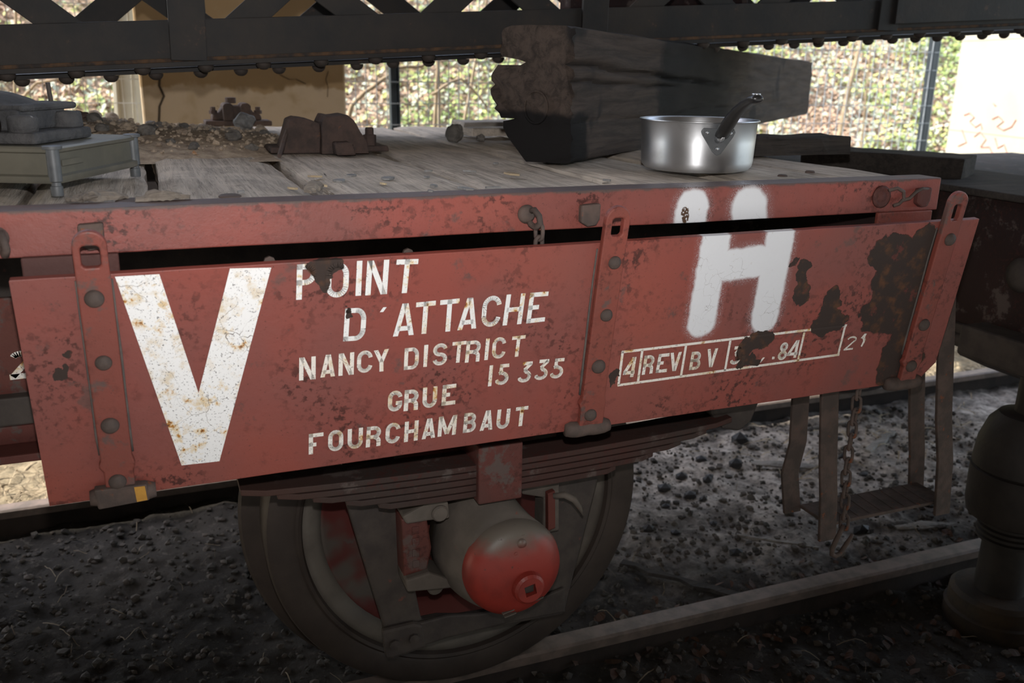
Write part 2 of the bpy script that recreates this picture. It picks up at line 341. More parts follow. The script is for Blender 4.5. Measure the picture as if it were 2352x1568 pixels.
# ================================================================== the place: ground, hillside, added roof and walls, pillars
GR = Mt('sooty_ash_ground', .95, .12)
_c = GR.mix(GR.mr(GR.noise(2.2, 6, .65), .38, .66), (.038,.034,.030), (.066,.058,.050))
_c = GR.mix(GR.mr(GR.noise(26, 5, .7), .55, .72), _c, (.12,.104,.09)); _c = GR.mix(GR.mr(GR.noise(60, 4, .7), .62, .72), _c, (.016,.015,.014))
_a = GR.vm('LENGTH', GR.vm('MULTIPLY', GR.vm('SUBTRACT', GR.co, (2.9, 3.25, 0)), (.46, .95, 0))); _a = GR.mr(GR.math('ADD', _a, GR.math('MULTIPLY', GR.noise(3.5, 5, .65), .9)), 1.6, .85)   # pale ash, lightened and spread further to stand in for skylight
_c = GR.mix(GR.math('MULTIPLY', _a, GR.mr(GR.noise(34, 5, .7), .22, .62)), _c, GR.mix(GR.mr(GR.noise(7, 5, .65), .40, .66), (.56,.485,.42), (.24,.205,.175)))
_x = GR.node('ShaderNodeSeparateXYZ'); GR.put(_x.inputs[0], GR.co)
_e = GR.mr(GR.math('ADD', _x.outputs[1], GR.math('MULTIPLY', GR.noise(3, 3), .5)), 3.9, 4.3)
_c = GR.mix(_e, _c, GR.mix(GR.mr(GR.noise(20, 5), .4, .65), (.36,.29,.19), (.22,.18,.12)))
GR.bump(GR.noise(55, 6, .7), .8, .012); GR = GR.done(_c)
def gz(x, y):
    return -.105 + .020*fbm((x*2.1, y*2.1, 3), 4) + .018*fbm((x*9, y*9, 8), 3) + .006*fbm((x*26, y*26, 4), 2)
V, F = [], []; nx, ny = 560, 330; X0, X1, Y0, Y1 = -3.2, 9.2, .2, 7.4
for j in range(ny+1):
    y = Y0 + (Y1-Y0)*j/ny
    for i in range(nx+1):
        x = X0 + (X1-X0)*i/nx; V.append((x, y, gz(x, y)))
for j in range(ny):
    for i in range(nx): a = j*(nx+1)+i; F.append((a, a+1, a+nx+2, a+nx+1))
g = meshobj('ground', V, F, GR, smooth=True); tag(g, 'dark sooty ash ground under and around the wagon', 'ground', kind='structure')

HILL = Mt('leaf_litter_bank', .9, .15)
_c = HILL.mix(HILL.mr(HILL.noise(3, 5), .4, .65), (.50,.36,.26), (.34,.26,.16)); _c = HILL.mix(HILL.mr(HILL.noise(14, 5, .7), .5, .7), _c, (.60,.47,.37))
HILL.bump(HILL.noise(18, 5), .8, .03); HILL = HILL.done(_c)
def hz(x, y): return -.1 + max(0, y-7.0)*.80 + .14*fbm((x*.8, y*.8, 1), 4)
V, F = [], []; nx, ny = 170, 60
for j in range(ny+1):
    y = 6.9 + 7.0*j/ny
    for i in range(nx+1):
        x = -6 + 22*i/nx; V.append((x, y, hz(x, y)))
for j in range(ny):
    for i in range(nx): a = j*(nx+1)+i; F.append((a, a+1, a+nx+2, a+nx+1))
tag(meshobj('hillside', V, F, HILL, smooth=True), 'sunlit brown bank rising behind the wire fence', 'hillside', kind='structure')

# roof added above the frame for shade; outline shaped to let skylight in
bm = NB(); plate(bm, [[(-16, -5), (11, -5), (11, 2.3), (4.4, 2.3), (4.4, 4.70), (-16, 4.70)]], lambda a, b: Vector((a, b, 5.2)), lambda a, b: Vector((a, b, 5.45)))
tag(obj('shade_roof', bm, plain('roof_underside', (.16,.14,.12), (.12,.10,.09), 4)), 'unseen roof added above the wagon to shade it', 'roof', kind='structure')

bm = NB(); box(bm, -16, 11, -5.3, -5, -.3, 5.45)  # unseen wall, added to cut ambient light from behind the camera
tag(obj('shade_wall_back', bm, plain('shade_wall', (.14,.12,.10), (.11,.095,.08), 4)), 'unseen wall added behind the photographer to block ambient light', 'wall', kind='structure')
bm = NB(); box(bm, -9.3, -9, -5, 3.4, -.3, 5.2)  # unseen wall, added to keep skylight off the left ground
tag(obj('shade_wall_left', bm, bpy.data.materials['shade_wall']), 'unseen wall added at the left to block ambient light', 'wall', kind='structure')
# pillars
PLS = Mt('stained_cream_plaster', .9, .15)
_x = PLS.node('ShaderNodeSeparateXYZ'); PLS.put(_x.inputs[0], PLS.co)
_e = PLS.math('ADD', _x.outputs[2], PLS.math('ADD', PLS.math('MULTIPLY', PLS.noise(4, 4), .22), PLS.math('MULTIPLY', PLS.noise(13, 3), .07)))
_c = PLS.mix(PLS.mr(_e, 1.64, 1.665), (.54,.42,.29), (.38,.26,.14)); _c = PLS.mix(PLS.mr(PLS.noise(6, 5), .5, .75), _c, (.42,.31,.18))
_c = PLS.mix(PLS.mr(PLS.noise(40, 4, .7), .7, .76), _c, (.20,.13,.07))
PLS.bump(PLS.noise(30, 5), .3, .004); PLS = PLS.done(_c)
CRK = plain('crack_shadow_dirt', (.05,.035,.02), (.07,.05,.03), 20)
CONC = plain('cream_concrete', (.475,.445,.365), (.43,.40,.32), 2.5, .9, .2, 0, .2, .003, 30)
p = thing('plaster_pillar', 'cracked cream plaster pillar with a brown damp stain, behind the deck', 'pillar', (.53, 5.4, -.1))
bm = NB(); Mx = Matrix.Translation((.535, 5.0, 0)) @ Matrix.Rotation(math.radians(-2.2), 4, 'Z'); box(bm, -.508, .508, 0, .85, -.1, 5.2, Mx); obj('shaft', bm, PLS, p, bevel=.012)
for path, wd in (([(-.42,1.66),(-.405,1.60),(-.418,1.52),(-.40,1.47),(-.425,1.42),(-.435,1.34),(-.43,1.26)], .012), ([(.17,1.58),(.22,1.555),(.25,1.56),(.30,1.535)], .007), ([(.42,1.60),(.405,1.56),(.415,1.52),(.41,1.47)], .003)):
    bm = NB(); n = len(path)
    for (a, b) in zip(path, path[1:]): plate(bm, [[(a[0]-wd/2, a[1]), (a[0]+wd/2, a[1]), (b[0]+wd/2, b[1]), (b[0]-wd/2, b[1])]], lambda u, v: Mx @ Vector((u, -.0015, v)), lambda u, v: Mx @ Vector((u, .001, v)))
    obj('crack', bm, CRK, p)
p = thing('concrete_pillar', 'sunlit cream concrete pillar with faint red graffiti at the right edge', 'pillar', (7.75, 6.4, -.1))
# left face looks towards the sun
Mr = Matrix.Translation((7.305, 6.48, 0)) @ Matrix.Rotation(math.radians(-15.2), 4, 'Z')
bm = NB(); box(bm, 0, .13, -.74, .5, -.1, 5.2, Mr); obj('shaft', bm, CONC, p, bevel=.015)
for z in (.35, 1.12, 1.95): bm = NB(); box(bm, -.0015, .003, -.73, .495, z, z+.008, Mr); obj('joint', bm, plain('joint_grey', (.34,.31,.24), (.31,.28,.22)), p)
RPAINT = plain('faded_red_graffiti', (.46,.17,.155), (.46,.25,.21), 14, .8, .2)
for st in ([(.30,1.02),(.22,1.06),(.14,1.0),(.2,.93),(.1,.86),(.03,.92),(.0,.84)], [(-.12,1.0),(-.2,1.05),(-.28,.98),(-.2,.9),(-.3,.86),(-.4,.92),(-.44,1.02)], [(.1,.72),(.02,.80),(-.08,.70),(-.02,.58),(-.14,.6),(-.22,.48)], [(-.2,.74),(-.26,.6),(-.34,.66),(-.42,.5)], [(-.1,1.22),(-.14,1.19)], [(.3,.8),(.2,.62),(.32,.55)], [(-.05,.35),(-.2,.42),(-.34,.36),(-.38,.22)]):
    bm = NB(); tube(bm, [Mr @ Vector((-.002, y*1.05-.05, z*.62+.64)) for y, z in st], .007, 6); obj('graffiti_stroke', bm, RPAINT, p)

# far cream posts to the left of the plaster pillar
p = thing('boundary_post', 'slim pale cream post between the wire fence and the plaster pillar', 'post', (-.11, 6.25, -.1))
bm = NB(); Mx = Matrix.Translation((-.10, 6.2, 0)) @ Matrix.Rotation(math.radians(2.2), 4, 'Y') @ Matrix.Rotation(math.radians(-32), 4, 'Z') @ Matrix.Translation((0, 0, -1.3)); box(bm, -.065, .045, 0, .1, 0, 4, Mx); obj('post', bm, CONC, p, bevel=.008)
bm = NB(); box(bm, -.072, -.045, -.03, .0, .02, 4, Mx); obj('edge_strip', bm, CONC, p, bevel=.004)

# wire fence: posts and welded mesh panels
p = thing('wire_fence', 'welded wire mesh fence with dark square posts below the wooded bank', 'fence', (3, 6, -.1))
for (x, y, lean) in ((1.585, 6.0, -.4), (5.90, 5.75, -1.0), (-1.3, 5.95, 0)):
    bm = NB(); Mx = Matrix.Translation((x, y, -.1)) @ Matrix.Rotation(math.radians(lean), 4, 'Y'); box(bm, -.032, .032, -.03, .03, 0, 3.1, Mx); obj('fence_post', bm, POSTM, p, bevel=.005)
def panel(x0, y0, x1, y1, sx, sz, r):
    Vv, Ff = [], []
    def wire(a, b):
        a, b = Vector(a), Vector(b); d = (b-a).normalized(); u = d.orthogonal().normalized()*r; s = d.cross(u); i = len(Vv)
        for q in (a, b): Vv.extend([tuple(q+u), tuple(q+s), tuple(q-u), tuple(q-s)])
        for k in range(4): Ff.append((i+k, i+(k+1) % 4, i+4+(k+1) % 4, i+4+k))
    L = math.hypot(x1-x0, y1-y0); n = int(L/sx)
    for i in range(n+1): t = i/n; wire((x0+(x1-x0)*t, y0+(y1-y0)*t, .0), (x0+(x1-x0)*t, y0+(y1-y0)*t, 2.9))
    for i in range(int(2.9/sz)+1): wire((x0, y0, .05+i*sz), (x1, y1, .05+i*sz))
    o = meshobj('wire_mesh', Vv, Ff, WIRE, p); o['kind'] = 'stuff'
panel(-1.3, 5.93, 1.585, 5.96, .068, .135, .0036); panel(1.585, 5.96, 5.90, 5.72, .068, .135, .0036)

# ivy and undergrowth on the bank (uncountable), single stems in front
IV = [plain('ivy_leaf_green', (.30,.38,.12), (.20,.27,.09), 5, .6, .3, 0, 0, .001, 5), plain('ivy_leaf_yellow', (.52,.52,.18), (.42,.43,.15), 5, .6, .3, 0, 0, .001, 5), plain('ivy_leaf_pale', (.46,.48,.37), (.38,.41,.30), 5, .6, .3, 0, 0, .001, 5), plain('leaf_brown', (.56,.40,.29), (.44,.30,.20), 5, .7, .3, 0, 0, .001, 5)]
V, F, MI = [], [], []
for i in range(90000):
    y = 7.0 + 4.6*R.random()**1.15; x = -3.2 + (R.random())*(2.2 + y*1.45)*1.12
    d = fbm((x*.75, y*.9, 5), 3); c = R.random()
    mi = 3 if c < .34 - d*.95 else (0 if c < .58 else (1 if c < .74 else 2))
    s = .017 + .024*R.random(); h = hz(x, y) + .02 + .13*R.random()*(mi != 3)
    q = Vector((R.uniform(-1.3,.5), R.uniform(-.9,.2), R.uniform(.3,1.1))).normalized(); u = q.orthogonal().normalized(); u.rotate(Matrix.Rotation(R.uniform(0,6.28), 3, q)); v = q.cross(u); k = len(V); c0 = Vector((x, y, h))
    V += [tuple(c0+u*s), tuple(c0+v*s*.75+q*s*.15), tuple(c0-u*s*.9), tuple(c0-v*s*.75+q*s*.15)]; F.append((k,k+1,k+2,k+3)); MI.append(mi)
tag(meshobj('ivy_cover', V, F, IV, midx=MI), 'ivy and dead leaves covering the sunlit bank', 'ivy', kind='stuff')
def stem(name, label, pts, r, cat='branch', group=None):
    bm = NB(); n = len(pts); P = [Vector(q) for q in pts]; Q = []
    for a, b in zip(P, P[1:]):
        for k in range(4): Q.append(a.lerp(b, k/4) + Vector((noise.noise(a*9+Vector((k,0,0))), 0, noise.noise(b*9+Vector((0,k,0)))))*.012)
    Q.append(P[-1]); m = len(Q); tube(bm, Q, [r*(1-.45*i/m) for i in range(m)], 7)
    return tag(obj(name, bm, BARK, None, smooth=True), label, cat, group)
stem('fallen_branch', 'pale crooked branch slanting up across the left fence post', [(1.10,6.42,-.1),(1.24,6.40,.9),(1.36,6.35,1.36),(1.42,6.35,1.43),(1.60,6.35,1.55),(1.70,6.35,1.62),(1.86,6.35,1.64),(2.05,6.35,1.75)], .019)
stem('sapling', 'straight pale sapling stem just right of the left fence post', [(2.02,6.6,-.05),(2.03,6.6,1.2),(2.06,6.6,1.75),(2.1,6.6,2.6)], .017, 'sapling')
stem('sapling', 'thinner twin sapling stem touching its straight neighbour', [(2.08,6.66,-.05),(2.09,6.66,1.2),(2.08,6.66,1.7),(2.0,6.66,2.6)], .014, 'sapling')
stem('fallen_branch', 'arching pale branch left of the big timber baulk', [(2.0,6.55,1.44),(2.14,6.55,1.53),(2.22,6.55,1.555),(2.31,6.55,1.48),(2.42,6.55,1.36)], .012)
stem('sapling', 'leaning thin sapling beside the splintered end of the baulk', [(2.3,6.9,-.0),(2.36,6.9,1.2),(2.47,6.9,1.75),(2.62,6.9,2.5)], .014, 'sapling')
stem('sapling', 'bare leaning tree stem on the bank beyond the baulk end', [(6.9,7.9,.8),(6.98,7.9,1.55),(7.05,7.9,1.9),(7.06,7.9,2.9)], .030, 'sapling')
stem('sapling', 'very thin bare stem beside the leaning tree on the bank', [(7.25,7.9,.7),(7.2,7.9,1.6),(7.18,7.9,2.8)], .012, 'sapling')
stem('fallen_branch', 'thin fallen branch low behind the fence at far left', [(-.95,6.4,1.22),(-.62,6.4,1.42),(-.55,6.4,1.5),(-.2,6.4,1.56)], .011)
stem('sapling', 'slender stem behind the fence at the far left edge', [(-.72,6.5,0),(-.7,6.5,1.3),(-.58,6.5,2.2)], .012, 'sapling')

# rails and sleepers
def rail(name, label, yc):
    pr = [(-.07,-.15),(.07,-.15),(.07,-.138),(.012,-.122),(.009,-.045),(.034,-.034),(.036,-.006),(.028,0),(-.028,0),(-.036,-.006),(-.034,-.034),(-.009,-.045),(-.012,-.122),(-.07,-.138)]
    e = thing(name, label, 'rail', (4, yc, -.15))
    for nm, q, m in (('rail_head', pr[5:12], RAILM), ('rail_web', [pr[3], pr[4], pr[11], pr[12]], RAILW), ('rail_foot', [pr[0], pr[1], pr[2], pr[3], pr[12], pr[13]], RAILW)):
        bm = NB(); loft(bm, [[Vector((x, yc+a, b)) for a, b in q] for x in (-6, 14)]); obj(nm, bm, m, e)
RAILW = plain('shaded_rusty_rail_web', (.045,.033,.027), (.03,.024,.02), 14, .85, .2, 0, .5, .003, 50)  # dark rust, deepened to imitate the shade under the rail head
rail('rail', 'brown rusty rail running from under the near wheel to the lower right', 2.117)
rail('rail', 'far rail with sunlit top seen below the side board', 3.622)

# ================================================================== the wagon
Wg = thing('flat_wagon', 'rusty red flat wagon with lettered side board and plank deck', 'wagon', (.7, 2.87, 0))
# deck planks
def plank(x0, x1, y0, y1, zt, th, seed, tilt=0, parent=None):
    nx_, ny_ = 9, 70; V, F = [], []
    for j in range(ny_+1):
        t = j/ny_; y = y0 + (y1-y0)*t + (.012*noise.noise(Vector((seed, 0, 0))) if j == 0 else 0)
        e0 = .007*fbm((seed*3.1, y*4, 0), 3); e1 = .007*fbm((seed*5.7, y*4, 9), 3)
        for i in range(nx_+1):
            u = i/nx_; x = x0+e0 + (x1-x0+e1-e0)*u; edge = min(u, 1-u)
            z = zt + tilt*(u-.5) + .0045*fbm((x*9, y*2.2, seed), 4) - (.007 if edge == 0 else .0) - .006*max(0, fbm((x*3+seed, y*1.4, 4), 3))
            if j == 0: z -= .005
            V.append((x, y, z))
    n = (nx_+1)*(ny_+1); W = nx_+1
    for j in range(ny_):
        for i in range(nx_): a = j*W+i; F.append((a, a+1, a+W+1, a+W))
    # skirt
    rim = [i for i in range(W)] + [j*W+nx_ for j in range(1, ny_+1)] + [ny_*W+i for i in range(nx_-1, -1, -1)] + [j*W for j in range(ny_-1, 0, -1)]
    b0 = len(V)
    for r in rim: V.append((V[r][0], V[r][1], zt-th))
    m = len(rim)
    for k in range(m): F.append((rim[k], b0+k, b0+(k+1) % m, rim[(k+1) % m]))
    F.append(tuple(range(b0+m-1, b0-1, -1)))
    return meshobj('deck_plank', V, F, DECKW, Wg, smooth=False)
gaps = [-4.6, -4.3, -4.0, -3.7, -3.4, -3.1, -2.8, -2.5, -2.2, -1.87, -1.55, -1.25, -.95, -.64, -.42, -.205, .018, .325, .655, .985, 1.285, 1.545, 1.765]
for k, (a, b) in enumerate(zip(gaps, gaps[1:])):
    ga = {.018: .012, .325: .013, .655: .008, -.205: .009}; plank(a+ga.get(a, .005), b-ga.get(b, .005), 1.672, 3.80, 1.392 + R.uniform(-.007, .003), .05, k*1.7+.3, R.uniform(-.008, .008))
# edge beam (angle iron along the deck) with slightly uneven top lip
bm = NB(); n = 160; rings = []
for i in range(n+1):
    x = -4.6 + 6.375*i/n; d = .0018*fbm((x*6, 0, 0), 3); e = .0016*fbm((x*5, 3, 0), 3)
    rings.append([Vector((x, 1.66+d, 1.3195+e)), Vector((x, 1.672+d, 1.3195+e)), Vector((x, 1.672, 1.386)), Vector((x, 1.73, 1.386)), Vector((x, 1.73, 1.3965+e*.6)), Vector((x, 1.660+d, 1.3965+e))])
loft(bm, rings); eb = obj('edge_beam', bm, REDB, Wg, bevel=.0025)
# fixings on the edge beam
def eye(x, z, parent=eb):
    bm = NB(); lathe(bm, [(.0, 0), (.018, 0), (.019, -.004), (.012, -.010), (.0, -.011)], (x-.006, 1.660, z), 'Y', 18, False, False); obj('washer', bm, RUST, parent, smooth=True)
    bm = NB(); tube(bm, [(x, 1.665, z+.004), (x+.004, 1.640, z+.010), (x+.008, 1.626, z), (x+.010, 1.624, z-.014), (x+.006, 1.634, z-.024), (x+.001, 1.650, z-.020), (x, 1.660, z-.012)], .0062, 9); obj('eye_hook', bm, RUST, parent, smooth=True)
def linkring(bm, c, a, b, r, ax, up=Vector((0,0,1)), n=16):
    ax = Vector(ax).normalized(); up = (up - ax*0).normalized(); pts = []
    for i in range(n):
        t = 2*math.pi*i/n; k = math.sin(t); pts.append(Vector(c) + ax*(a*math.cos(t)) + up*((b-a)*(1 if k > .01 else -1 if k < -.01 else 0) + a*k))
    return ringtube(bm, pts, r, 7)
eye(.704, 1.3545); eye(-.222, 1.3545)
bm = NB(); linkring(bm, (.714, 1.629, 1.323), .0085, .016, .0042, (.55, -.83, 0)); obj('chain_link', bm, RUST, eb, smooth=True)
bm = NB(); linkring(bm, (.712, 1.625, 1.299), .0095, .015, .0045, (.9, .35, .1)); obj('chain_link', bm, RUST, eb, smooth=True)
def lugpad(x, z, w=.022, m_=RUST):
    bm = NB(); prismY(bm, [(x-w, z+.019), (x+w, z+.021), (x+w*.95, z-.010), (x+w*.6, z-.023), (x-w*.3, z-.025), (x-w, z-.016)], 1.644, 1.662); return obj('latch_pad', bm, m_, eb, bevel=.004)
lugpad(.835, 1.350); lugpad(-.088, 1.353, .02); lugpad(1.716, 1.355, .02, REDD)
bm = NB(); lathe(bm, [(0, 0), (.026, 0), (.026, -.004), (.020, -.006), (.017, -.004), (.012, -.004), (.009, -.007), (0, -.007)], (1.596, 1.660, 1.357), 'Y', 20, False, False); obj('latch_boss', bm, REDD, eb, smooth=True)
bm = NB(); tube(bm, [(1.600, 1.642, 1.374), (1.622, 1.640, 1.379), (1.645, 1.642, 1.370), (1.652, 1.645, 1.352), (1.640, 1.646, 1.341), (1.625, 1.647, 1.337)], .004, 7); obj('latch_loop', bm, RUST, eb, smooth=True)
bm = NB(); tube(bm, [(1.645, 1.644, 1.349), (1.668, 1.644, 1.353), (1.686, 1.645, 1.367), (1.705, 1.646, 1.374), (1.725, 1.648, 1.372)], .004, 7); obj('latch_rod', bm, RUST, eb, smooth=True)
# frame behind the board: inner sole bar, pocket plates, headstock
isb = obj('sole_bar', box(box(NB(), -4.6, 1.70, 1.90, 1.915, .905, 1.20), -4.6, 1.70, 1.84, 1.93, .888, .905), REDD, Wg, bevel=.003)
obj('centre_sill', box(NB(), -4.6, 1.70, 2.55, 2.59, .92, 1.335), DARKIR, Wg, bevel=.003); obj('far_sole_bar', box(NB(), -4.6, 1.70, 3.62, 3.66, .72, 1.33), DARKIR, Wg, bevel=.003)
bm = NB(); box(bm, -4.6, 1.70, 1.868, 1.90, .955, 1.012); obj('channel_rib', bm, DARKIR, Wg, bevel=.004)
bm = NB(); box(bm, -.197, -.05, 1.645, 1.66, 1.20, 1.3215); obj('pocket_plate', bm, REDD, Wg, bevel=.003)
bm = NB(); box(bm, 1.585, 1.75, 1.648, 1.66, 1.20, 1.3215); obj('pocket_plate', bm, REDS, Wg, bevel=.003)
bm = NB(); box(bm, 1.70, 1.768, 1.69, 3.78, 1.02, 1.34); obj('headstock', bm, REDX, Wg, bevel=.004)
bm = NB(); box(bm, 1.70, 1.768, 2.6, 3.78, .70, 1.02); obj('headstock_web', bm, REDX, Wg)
for x in (.20, .46): bm = NB(); lathe(bm, [(0,0),(.011,0),(.011,-.008),(0,-.009)], (x, 1.68, 1.285), 'Y', 8, False, False); obj('bolt_head', bm, RUST, Wg)

# ---- side board: leans with its top edge towards us
DN = Vector((0, -1, -.15)).normalized()
def dp(x, z, o=0.): return Vector((x, 1.60+.15*(1.30-z), z)) + DN*o
def dplate(bm, loops, o0, o1): return plate(bm, loops, lambda a, b: dp(a, b, o1), lambda a, b: dp(a, b, o0))
top = [(-.212 + 2.063*i/40, 1.2955 + .008*i/40 + .0009*fbm((i*.7, 0, 0), 2)) for i in range(41)]
bot = [(1.806, .884), (1.79, .880)] + [(1.78 - 1.988*i/40, .8790 - .0095*i/40 + .0011*fbm((i*.9, 5, 0), 2)) for i in range(41)]
bm = NB(); dplate(bm, [top + [(1.849, 1.12), (1.846, .925)] + bot], -.016, 0); door = obj('side_board', bm, RED, Wg, bevel=.0018)
# hinge straps, rivets, knuckles
SEAM = plain('grey_weld_seam', (.085,.075,.070), (.12,.10,.09), 30, .8, .2, 0, .5, .003, 80)
def strap(xc, w, ztop, zbot, flare, slot, dx=0):
    h = w/2; out = [(xc+dx+h*math.cos(a), ztop-h+h*math.sin(a)) for a in [math.pi*i/12 for i in range(13)]]
    out += [(xc-h+dx*.6, ztop-.12), (xc-h, .955), (xc-h-flare*.25, .945), (xc-flare-h*.2, .932), (xc-flare-h*.2, zbot), (xc+flare+h*.3, zbot), (xc+flare+h*.3, .928), (xc+h+.004, .945), (xc+h, .962), (xc+h+dx*.6, ztop-.12)]
    sx, sz0, sz1 = slot; c = .004
    hole = [(xc+dx-sx+c, sz0), (xc+dx+sx-c, sz0), (xc+dx+sx, sz0+c), (xc+dx+sx, sz1-c), (xc+dx+sx-c, sz1), (xc+dx-sx+c, sz1), (xc+dx-sx, sz1-c), (xc+dx-sx, sz0+c)]
    bm = NB(); dplate(bm, [out, hole], 0.0005, .0155); st_ = obj('hinge_strap', bm, REDS, door, bevel=.0035)
    for sg in (-1, 1):
        pts = [dp(xc+sg*(h+.0012)+dx*.3*(i == 0), z, .001) for i, z in enumerate((1.288, 1.22, 1.15, 1.08, 1.0, .962))]; bm = NB(); tube(bm, [q + Vector((.0012*noise.noise(q*30), 0, 0)) for q in pts], [.0018,.002,.0024,.0024,.003,.0024], 6); obj('weld_seam', bm, SEAM, door, smooth=True)
    return st_
def knuckle(x0, x1, z, m):
    bm = NB(); n = 9; rings = []; c = dp(0, z, .004)
    for i in range(n):
        x = x0 + (x1-x0)*i/(n-1); r = .018*(.75 if i in (0, n-1) else 1.0)
        rings.append([Vector((x, c.y + r*math.cos(a), c.z + .001*math.sin(i*2) + r*math.sin(a))) for a in [2*math.pi*k/16 for k in range(16)]])
    loft(bm, rings); return obj('hinge_knuckle', bm, m, door, smooth=True)
strap(-.0895, .052, 1.3745, .885, .018, (.0145, 1.3135, 1.350)); strap(.8555, .054, 1.3765, .885, .022, (.0125, 1.3165, 1.3535), .006); strap(1.7475, .054, 1.376, .888, .018, (.0115, 1.308, 1.346), .006)
knuckle(-.141, -.030, .878, RUST); knuckle(.800, .906, .880, RUST); knuckle(1.690, 1.80, .882, RUST)
bm = NB(); dplate(bm, [[(-.132, .903), (-.044, .901), (-.042, .867), (-.129, .862)]], .004, .022); obj('knuckle_pad', bm, RUST, door, bevel=.003)
bm = NB(); dplate(bm, [[(-.066, .8995), (-.048, .899), (-.046, .869), (-.064, .868)]], .0222, .0228); obj('yellow_mark', bm, YEL, door)
bm = NB(); lathe(bm, [(.0155, 0), (.0155, .0015), (.0135, .006), (.009, .0095), (.004, .011), (.0005, .0112)], (0,0,0), 'Z', 20, True, True)
rv0 = None; rot = DN.to_track_quat('Z', 'Y').to_euler()
for (x, z) in [(-.0917,1.2611),(-.0902,1.1459),(-.0925,1.026),(-.0921,.9116),(.8640,1.262),(.8600,1.1488),(.8564,1.0327),(.8515,.9174),(1.7551,1.2625),(1.7492,1.0452),(1.7453,.9341)]:
    q = dp(x, z, .015)
    if rv0 is None:
        rv0 = obj('rivet', bm, RUST, None, smooth=True); col.objects.unlink(rv0); link(rv0, door); rv0.location = q; rv0.rotation_euler = rot
    else: inst(rv0, 'rivet', door, q, rot, [R.uniform(.88, 1.05)]*3)
